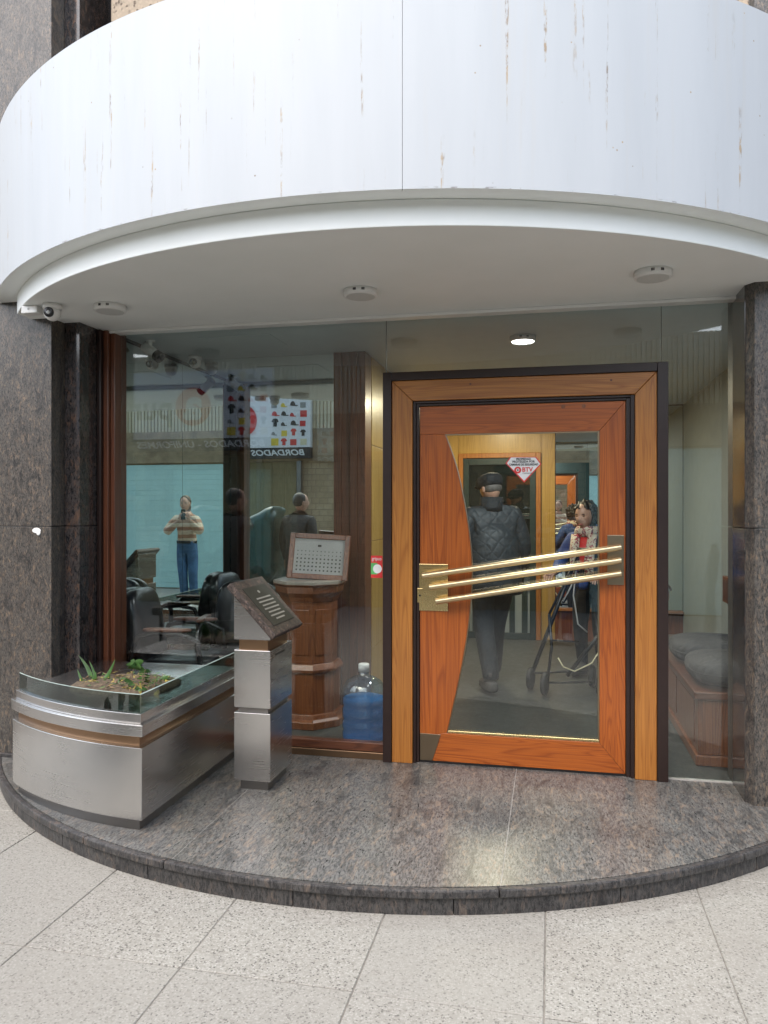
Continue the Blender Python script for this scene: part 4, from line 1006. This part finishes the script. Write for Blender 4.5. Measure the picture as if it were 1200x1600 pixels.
# man walking away inside
J = dict(pelvis=(0, .02, .93), belly=(0, .02, 1.10), chest=(0, .0, 1.30), neckb=(0, -.02, 1.45), neck=(0, -.035, 1.50), head=(0, -.075, 1.60),
         shL=(.185, 0, 1.40), elL=(.27, .04, 1.12), wrL=(.27, -.12, .90), shR=(-.185, 0, 1.40), elR=(-.25, .02, 1.12), wrR=(-.24, -.10, .90),
         hipL=(.09, .02, .88), knL=(.08, .02, .49), anL=(.07, .20, .14), toeL=(.08, .09, .045), hipR=(-.09, .02, .88), knR=(-.07, -.16, .50), anR=(-.06, -.20, .10), toeR=(-.07, -.34, .05))
mp = at(768, 1000, 6.2)
mn, Mh = person('person', 'person in dark quilted jacket and flat cap walking away inside the door', (mp.x + .01, 6.2, PZ), R(180 + 20), J,
    [M['skin_tone'], M['quilted_jacket'], M['navy_cloth'], M['shoe_grey'], M['eye_dark'], M['lip']], (R(14), R(22)), {'L': ((0, -.3, -1), (-1, 0, 0), -1, .6), 'R': ((0, -.3, -1), (1, 0, 0), 1, .6)},
    radii=dict(pelvis=(.19, .15), belly=(.19, .15), chest=(.205, .145), sh=(.095, .09), el=(.078, .075), wr=(.055, .052), hip=(.11, .11), kn=(.085, .085), an=(.070, .072), neckb=(.09, .085)))
def ringz(rx, ry, z, y0=0, n=32, wob=0): return [Vector((math.cos(2 * math.pi * i / n) * (rx + wob * math.sin(i * 1.7)), y0 + math.sin(2 * math.pi * i / n) * (ry + wob * math.cos(i * 2.3)), z)) for i in range(n)]
mb = MB(); mb.smooth = True
mb.loft([ringz(.17, .12, 1.32, .0), ringz(.205, .155, 1.22, .012), ringz(.217, .17, 1.10, .018), ringz(.222, .178, 1.0, .02), ringz(.228, .185, .88, .02, wob=.004), ringz(.232, .19, .76, .02, wob=.007), ringz(.215, .175, .755, .02)]); mb.build('coat_skirt', M['quilted_jacket'], mn, True)
mb = MB(); mb.smooth = True
mb.loft([ringz(.115, .105, 1.42, -.015), ringz(.098, .092, 1.47, -.025), ringz(.092, .088, 1.53, -.035), ringz(.080, .078, 1.525, -.035)]); mb.build('collar', M['navy_cloth'], mn, True)
mb = MB(); mb.smooth = True
mb.ball((0, .004, .050), (.093, .116, .074), 2.5, 28, 14, Mh, lambda p: Vector((p.x, p.y, max(p.z, -.045)))); mb.ball((0, -.105, .040), (.070, .060, .012), 2.2, 20, 8, Mh); mb.build('flat_cap', M['navy_cloth'], mn, True)
mb = MB(); mb.smooth = True; mb.ball((0, .030, -.005), (.078, .073, .055), 2.2, 20, 12, Mh); mb.build('hair', M['hair_grey'], mn, True)
# woman with stroller
J = dict(pelvis=(0, .06, .80), belly=(0, .05, .95), chest=(0, .0, 1.12), neckb=(0, -.03, 1.24), neck=(0, -.05, 1.29), head=(0, -.085, 1.375),
         shL=(.16, 0, 1.19), elL=(.23, -.06, .96), wrL=(.20, -.26, .90), shR=(-.16, 0, 1.19), elR=(-.24, -.06, .96), wrR=(-.20, -.26, .90),
         hipL=(.085, .06, .76), knL=(.09, .0, .43), anL=(.10, .06, .09), toeL=(.11, -.08, .04), hipR=(-.085, .06, .76), knR=(-.09, .02, .43), anR=(-.10, .10, .09), toeR=(-.11, -.04, .04))
wp = at(917, 1000, 6.75)
wm, Mh = person('person', 'person with dark curly hair, patterned scarf and blue vest pushing a stroller', (wp.x + .02, 6.75, PZ), R(-25), J,
    [M['skin_tone'], M['blue_cloth'], M['dark_cloth'], M['shoe_grey'], M['eye_dark'], M['lip']], (R(10), R(-8)), {'L': ((0, -1, -.1), (0, 0, -1), 1, .9), 'R': ((0, -1, -.1), (0, 0, -1), -1, .9)},
    radii=dict(pelvis=(.17, .14), belly=(.165, .13), chest=(.17, .125), hip=(.10, .10), el=(.06, .06)))
mb = MB(); mb.smooth = True
def curl(p):
    n_ = math.sin(p.x * 95 + 2 * math.sin(p.z * 60)) * math.sin(p.z * 85 + 1.5 * math.sin(p.y * 70)) + .6 * math.sin(p.y * 120 + p.x * 60)
    p = p * (1 + .085 * n_)
    if p.y < -.045 and p.z < .05: p.y = -.045
    return p
mb.ball((0, .022, .012), (.100, .102, .118), 2.1, 56, 40, Mh, curl); mb.build('hair', M['hair_dark'], wm, True)
mb = MB(); mb.smooth = True
mb.loft([ringz(.12, .105, 1.20, -.02, wob=.006), ringz(.105, .10, 1.26, -.035, wob=.006), ringz(.085, .085, 1.29, -.045), ringz(.06, .06, 1.28, -.045)])
for s_ in (-1, 1): mb.tube([(s_ * .075, -.11, 1.22), (s_ * .07, -.15, 1.1), (s_ * .06, -.155, .98), (s_ * .06, -.15, .88)], [.04, .042, .045, .04], 12, flat=.35)
mb.build('scarf', M['patterned_scarf'], wm, True)
mb = MB(); mb.smooth = True; mb.tube([(0, -.112, 1.2), (0, -.138, 1.05), (0, -.14, .93)], [.03, .05, .05], 12, flat=.3); mb.build('red_shirt_front', M['red_print'], wm, True)
# another person mostly behind the door frame
J2 = {k: Vector(v) * 1.0 for k, v in dict(pelvis=(0, .02, .90), belly=(0, .02, 1.05), chest=(0, .0, 1.24), neckb=(0, -.02, 1.38), neck=(0, -.03, 1.43), head=(0, -.05, 1.53),
         shL=(.17, 0, 1.33), elL=(.22, .04, 1.07), wrL=(.22, -.04, .85), shR=(-.17, 0, 1.33), elR=(-.22, .02, 1.07), wrR=(-.21, -.04, .85),
         hipL=(.09, .02, .85), knL=(.09, -.02, .48), anL=(.10, .02, .10), toeL=(.12, -.12, .04), hipR=(-.09, .02, .85), knR=(-.10, .0, .48), anR=(-.10, .04, .10), toeR=(-.12, -.10, .04)).items()}
bp = at(1022, 900, 6.3)
b3_, Mh = person('person', 'person in blue coat standing behind the right side of the door frame', (bp.x - .06, 6.3, PZ), R(60), J2,
    [M['skin_tone'], M['blue_cloth'], M['dark_cloth'], M['shoe_grey'], M['eye_dark'], M['lip']], (0, 0), {'L': ((0, -.2, -1), (-1, 0, 0), -1, .6), 'R': ((0, -.2, -1), (1, 0, 0), 1, .6)})
mb = MB(); mb.smooth = True; mb.loft([ringz(.165, .125, 1.05, .02), ringz(.18, .14, .9, .02), ringz(.185, .145, .74, .02, wob=.005), ringz(.17, .13, .735, .02)]); mb.build('coat_skirt', M['blue_cloth'], b3_, True)
mb = MB(); mb.smooth = True; mb.ball((0, .022, .028), (.084, .09, .10), 2.1, 24, 16, Mh); mb.build('hair', M['hair_dark'], b3_, True)
# passer-by seen in the mirror
b4_, Mh = person('person', 'person in dark coat passing in the street, reflected in the lobby mirror', (-2.42, 2.45, 0), R(15), {k: Vector(v) * 1.06 for k, v in J2.items()},
    [M['skin_tone'], M['dark_cloth'], M['dark_cloth'], M['shoe_grey'], M['eye_dark'], M['lip']], (0, R(30)), {'L': ((0, -.2, -1), (-1, 0, 0), -1, .6), 'R': ((0, -.2, -1), (1, 0, 0), 1, .6)}, radii=dict(chest=(.19, .14), belly=(.18, .14), pelvis=(.175, .13), sh=(.09, .085)))
b4_.location = (-3.05, 1.55, 0)
mb = MB(); mb.smooth = True; mb.ball((0, .024, .026), (.082, .088, .098), 2.1, 24, 16, Mh); mb.build('hair', M['hair_dark'], b4_, True)

# stroller
stl = thing('stroller', 'folded black tube stroller frame with small double wheels on the lobby floor', 'stroller', (.05, 6.3, PZ))
def wheel(c):
    mb = MB(); mb.smooth = True; Mx = Matrix.Translation(c) @ Matrix.Rotation(R(78), 4, 'Z') @ Matrix.Rotation(R(90), 4, 'X')
    mb.lathe([(.04, -.02), (.075, -.02), (.086, -.011), (.086, .011), (.075, .02), (.04, .02)], 28, M=Mx); w_ = mb.build('wheel', M['rubber'], stl)
    mb = MB(); mb.smooth = True; mb.lathe([(0, -.017), (.0405, -.019), (.0405, .019), (0, .017)], 20, M=Mx); mb.build('hub', M['seal_dark'], w_)
wz = PZ + .086
w1, w2, w3, w4 = Vector((ax(829, 6.22), 6.22, wz)), Vector((ax(851, 6.04), 6.04, wz)), Vector((ax(937, 6.16), 6.16, wz)), Vector((ax(925, 6.42), 6.42, wz))
for q in (w1, w2, w3, w4): wheel(q)
def tb(name, pts, r, mat='black_metal'):
    mb = MB(); mb.smooth = True; mb.tube(pts, r, 10); return mb.build(name, M[mat], stl)
hA, hB = at(902, 868, 6.5), at(945, 872, 6.4)
tb('frame_tube', [w1 + Vector((0, 0, .01)), w1.lerp(hA, .5) + Vector((0, 0, .01)), hA], .017)
tb('frame_tube', [w2 + Vector((.02, 0, .01)), at(862, 1010, 6.1), at(858, 960, 6.15)], .012)
tb('frame_tube', [at(886, 1056, 6.3), at(918, 1015, 6.3), at(950, 975, 6.3)], .017)
tb('frame_tube', [w3, at(935, 1000, 6.2), at(930, 950, 6.3)], .011)
tb('frame_tube', [at(858, 960, 6.15), at(885, 905, 6.3), at(905, 862, 6.45)], .010)
tb('cross_bar', [w2 + Vector((0, 0, .01)), w3 + Vector((0, 0, .01))], .009)
tb('cross_bar', [w1 + Vector((0, 0, .04)), at(885, 1049, 6.3), w4 + Vector((0, 0, .04))], .009)
tb('cross_bar', [at(860, 1000, 6.1), at(905, 1003, 6.15)], .006)
tb('handle', [hA, hA + Vector((0, .1, .05)), hB + Vector((0, .1, .05)), hB], .014)
tb('strap', [at(872, 1028, 6.12), at(880, 1042, 6.12), at(898, 1049, 6.12), at(925, 1036, 6.12), at(938, 1015, 6.12)], .006, 'cream_print')
tb('strap', [at(880, 940, 6.2), at(893, 915, 6.25), at(900, 890, 6.3), at(896, 930, 6.25), at(903, 975, 6.2), at(918, 988, 6.2)], .006, 'board_grey')
mb = MB(); mb.smooth = True; mb.ball(at(910, 912, 6.4), (.05, .05, .05), 2.4, 16, 10); mb.build('cloth_bag', M['blue_cloth'], stl)

# ------------------------------------------------------------------ the other side of the street, seen in mirrors and glass
OY = -3.2
ob = thing('opposite_building', 'tan tiled building with ribbed beige band across the street, seen in reflections', 'building', (0, OY, 0))
bx(-13, 13, OY - .4, OY, 0, 2.45).build('tile_wall', M['tan_brick'], ob)
bx(-13, 13, OY - .4, OY + .06, 2.4505, 3.06).build('brown_band', M['brown_band'], ob)
rb = MB(); n = 26 * 14; pts = []
for i in range(n):
    x = -13 + 26 * i / n; s_ = 26 / n
    pts += [(x, OY + .05), (x + s_ * .7, OY + .05), (x + s_ * .72, OY + .02), (x + s_ * .98, OY + .02)]
rb.prism(pts + [(13, OY - .4), (-13, OY - .4)], 3.061, 4.1); rb.build('ribbed_band', M['ribbed_beige'], ob)
th = thing('roller_shutter', 'pale turquoise roller shutter across the street, seen in reflections', 'shutter', (1.7, OY, 0))
for k in range(24): bx(.55, 2.86, OY + .004, OY + .030 + .002 * (k % 2), .02 + k * .1, .119 + k * .1).build('slat', M['turquoise_paint'], th, bevel=.003)
for x in (.50, 2.861): bx(x, x + .049, OY + .003, OY + .06, 0, 2.43).build('guide_rail', M['green_metal'], th)
th = thing('shop_shutter', 'olive brown wooden shop shutter under the white sign, seen in the mirror', 'shutter', (-5.5, OY, 0))
for k in range(9): bx(-6.85 + k * .24, -6.85 + k * .24 + .237, OY + .004, OY + .03, .01, 2.44).build('board', M['olive_shutter'], th, bevel=.003)
for x in (-6.95, -4.66): bx(x, x + .08, OY + .003, OY + .10, 0, 2.448).build('jamb', M['steel_dark'], th)
sn = thing('shop_sign', 'white shop sign with red round logo and black lettering strip, seen reflected', 'sign', (-5.9, OY + .2, 2.5))
bx(-7.6, -4.36, OY + .07, OY + .20, 2.70, 3.80).build('panel', M['sign_white'], sn, bevel=.004)
bx(-7.6, -4.36, OY + .07, OY + .195, 2.50, 2.698).build('lettering_strip', M['black_print'], sn)
rt = (R(90), 0, R(180))
put_text('BORDADOS - UNIFORMES - PRO', .15, (-5.86, OY + .199, 2.60), rt, M['white_print'], sn, fit=2.8, shear=.25, bold=.004)
Mx = Matrix.Translation((-5.72, OY + .201, 3.22)) @ Matrix.Rotation(R(-90), 4, 'X')
lg = MB().lathe([(0, 0), (.31, 0), (.31, .01), (0, .01)], 48, M=Mx).build('logo_disc', M['red_print'], sn)
put_text('a', .70, (-5.72, OY + .214, 3.24), rt, M['white_print'], lg, bold=.028)
put_text('pun', .56, (-6.08, OY + .203, 3.20), rt, M['steel_dark'], sn, align='LEFT', bold=.012)
pm = ['black_print', 'red_print', 'yellow_print', 'navy_cloth', 'steel_dark', 'black_print', 'cream_print', 'black_print', 'red_print']
for r_ in range(6):
    for c_ in range(4):
        x = -5.12 + c_ * .185 + random.uniform(-.012, .012); z = 2.74 + r_ * .175 + random.uniform(-.01, .01); mt = M[random.choice(pm)]
        mb = MB(); kd = random.randint(0, 2); q_ = random.uniform(.75, 1.05)
        if kd == 0: sh_ = [(0, 0), (.14, 0), (.14, .13), (0, .13)]
        elif kd == 1: sh_ = [(0, .09), (.03, .14), (.055, .145), (.085, .145), (.11, .14), (.14, .09), (.118, .075), (.105, .09), (.105, 0), (.035, 0), (.035, .09), (.022, .075)]
        else: sh_ = [(.05 + .05 * math.cos(q), .04 + .07 * math.sin(q)) for q in [math.pi * i / 8 for i in range(9)]] + [(0, .03), (.07, .02), (.15, .02), (.15, .035)]
        mb.prism([(x + a * q_, z + b * q_) for a, b in sh_], OY + .2005, OY + .204, 'y'); mb.build('product_print', mt, sn)
ct = thing('covered_cart', 'goods cart under a dark green tarpaulin in the street, seen in the mirror', 'cart', (-3.55, 1.45, 0))
mb = MB(); mb.smooth = True
mb.ball((0, 0, 1.05), (.22, .28, .46), 6, 48, 32, None, lambda p: Vector((p.x + .018 * math.sin(p.z * 34 + p.y * 26), p.y + .018 * math.sin(p.z * 26 + p.x * 34), p.z + .5 * p.x * (p.z > 0)))); mb.build('tarpaulin', M['tarp_green'], ct, True)
bx(-.26, .26, -.32, .32, .5, .58).build('deck', M['black_metal'], ct, True, bevel=.01)
for sx in (-1, 1):
    for sy in (-1, 1):
        MB().tube([(sx * .2, sy * .24, .5), (sx * .2, sy * .24, .16)], .018, 8).build('leg', M['black_metal'], ct, True)
        MB().lathe([(0, -.02), (.08, -.02), (.08, .02), (0, .02)], 20, (0, 0, 0), Matrix.Translation((sx * .2, sy * .24, .08)) @ Matrix.Rotation(R(90), 4, 'X')).build('wheel', M['rubber'], ct, True)
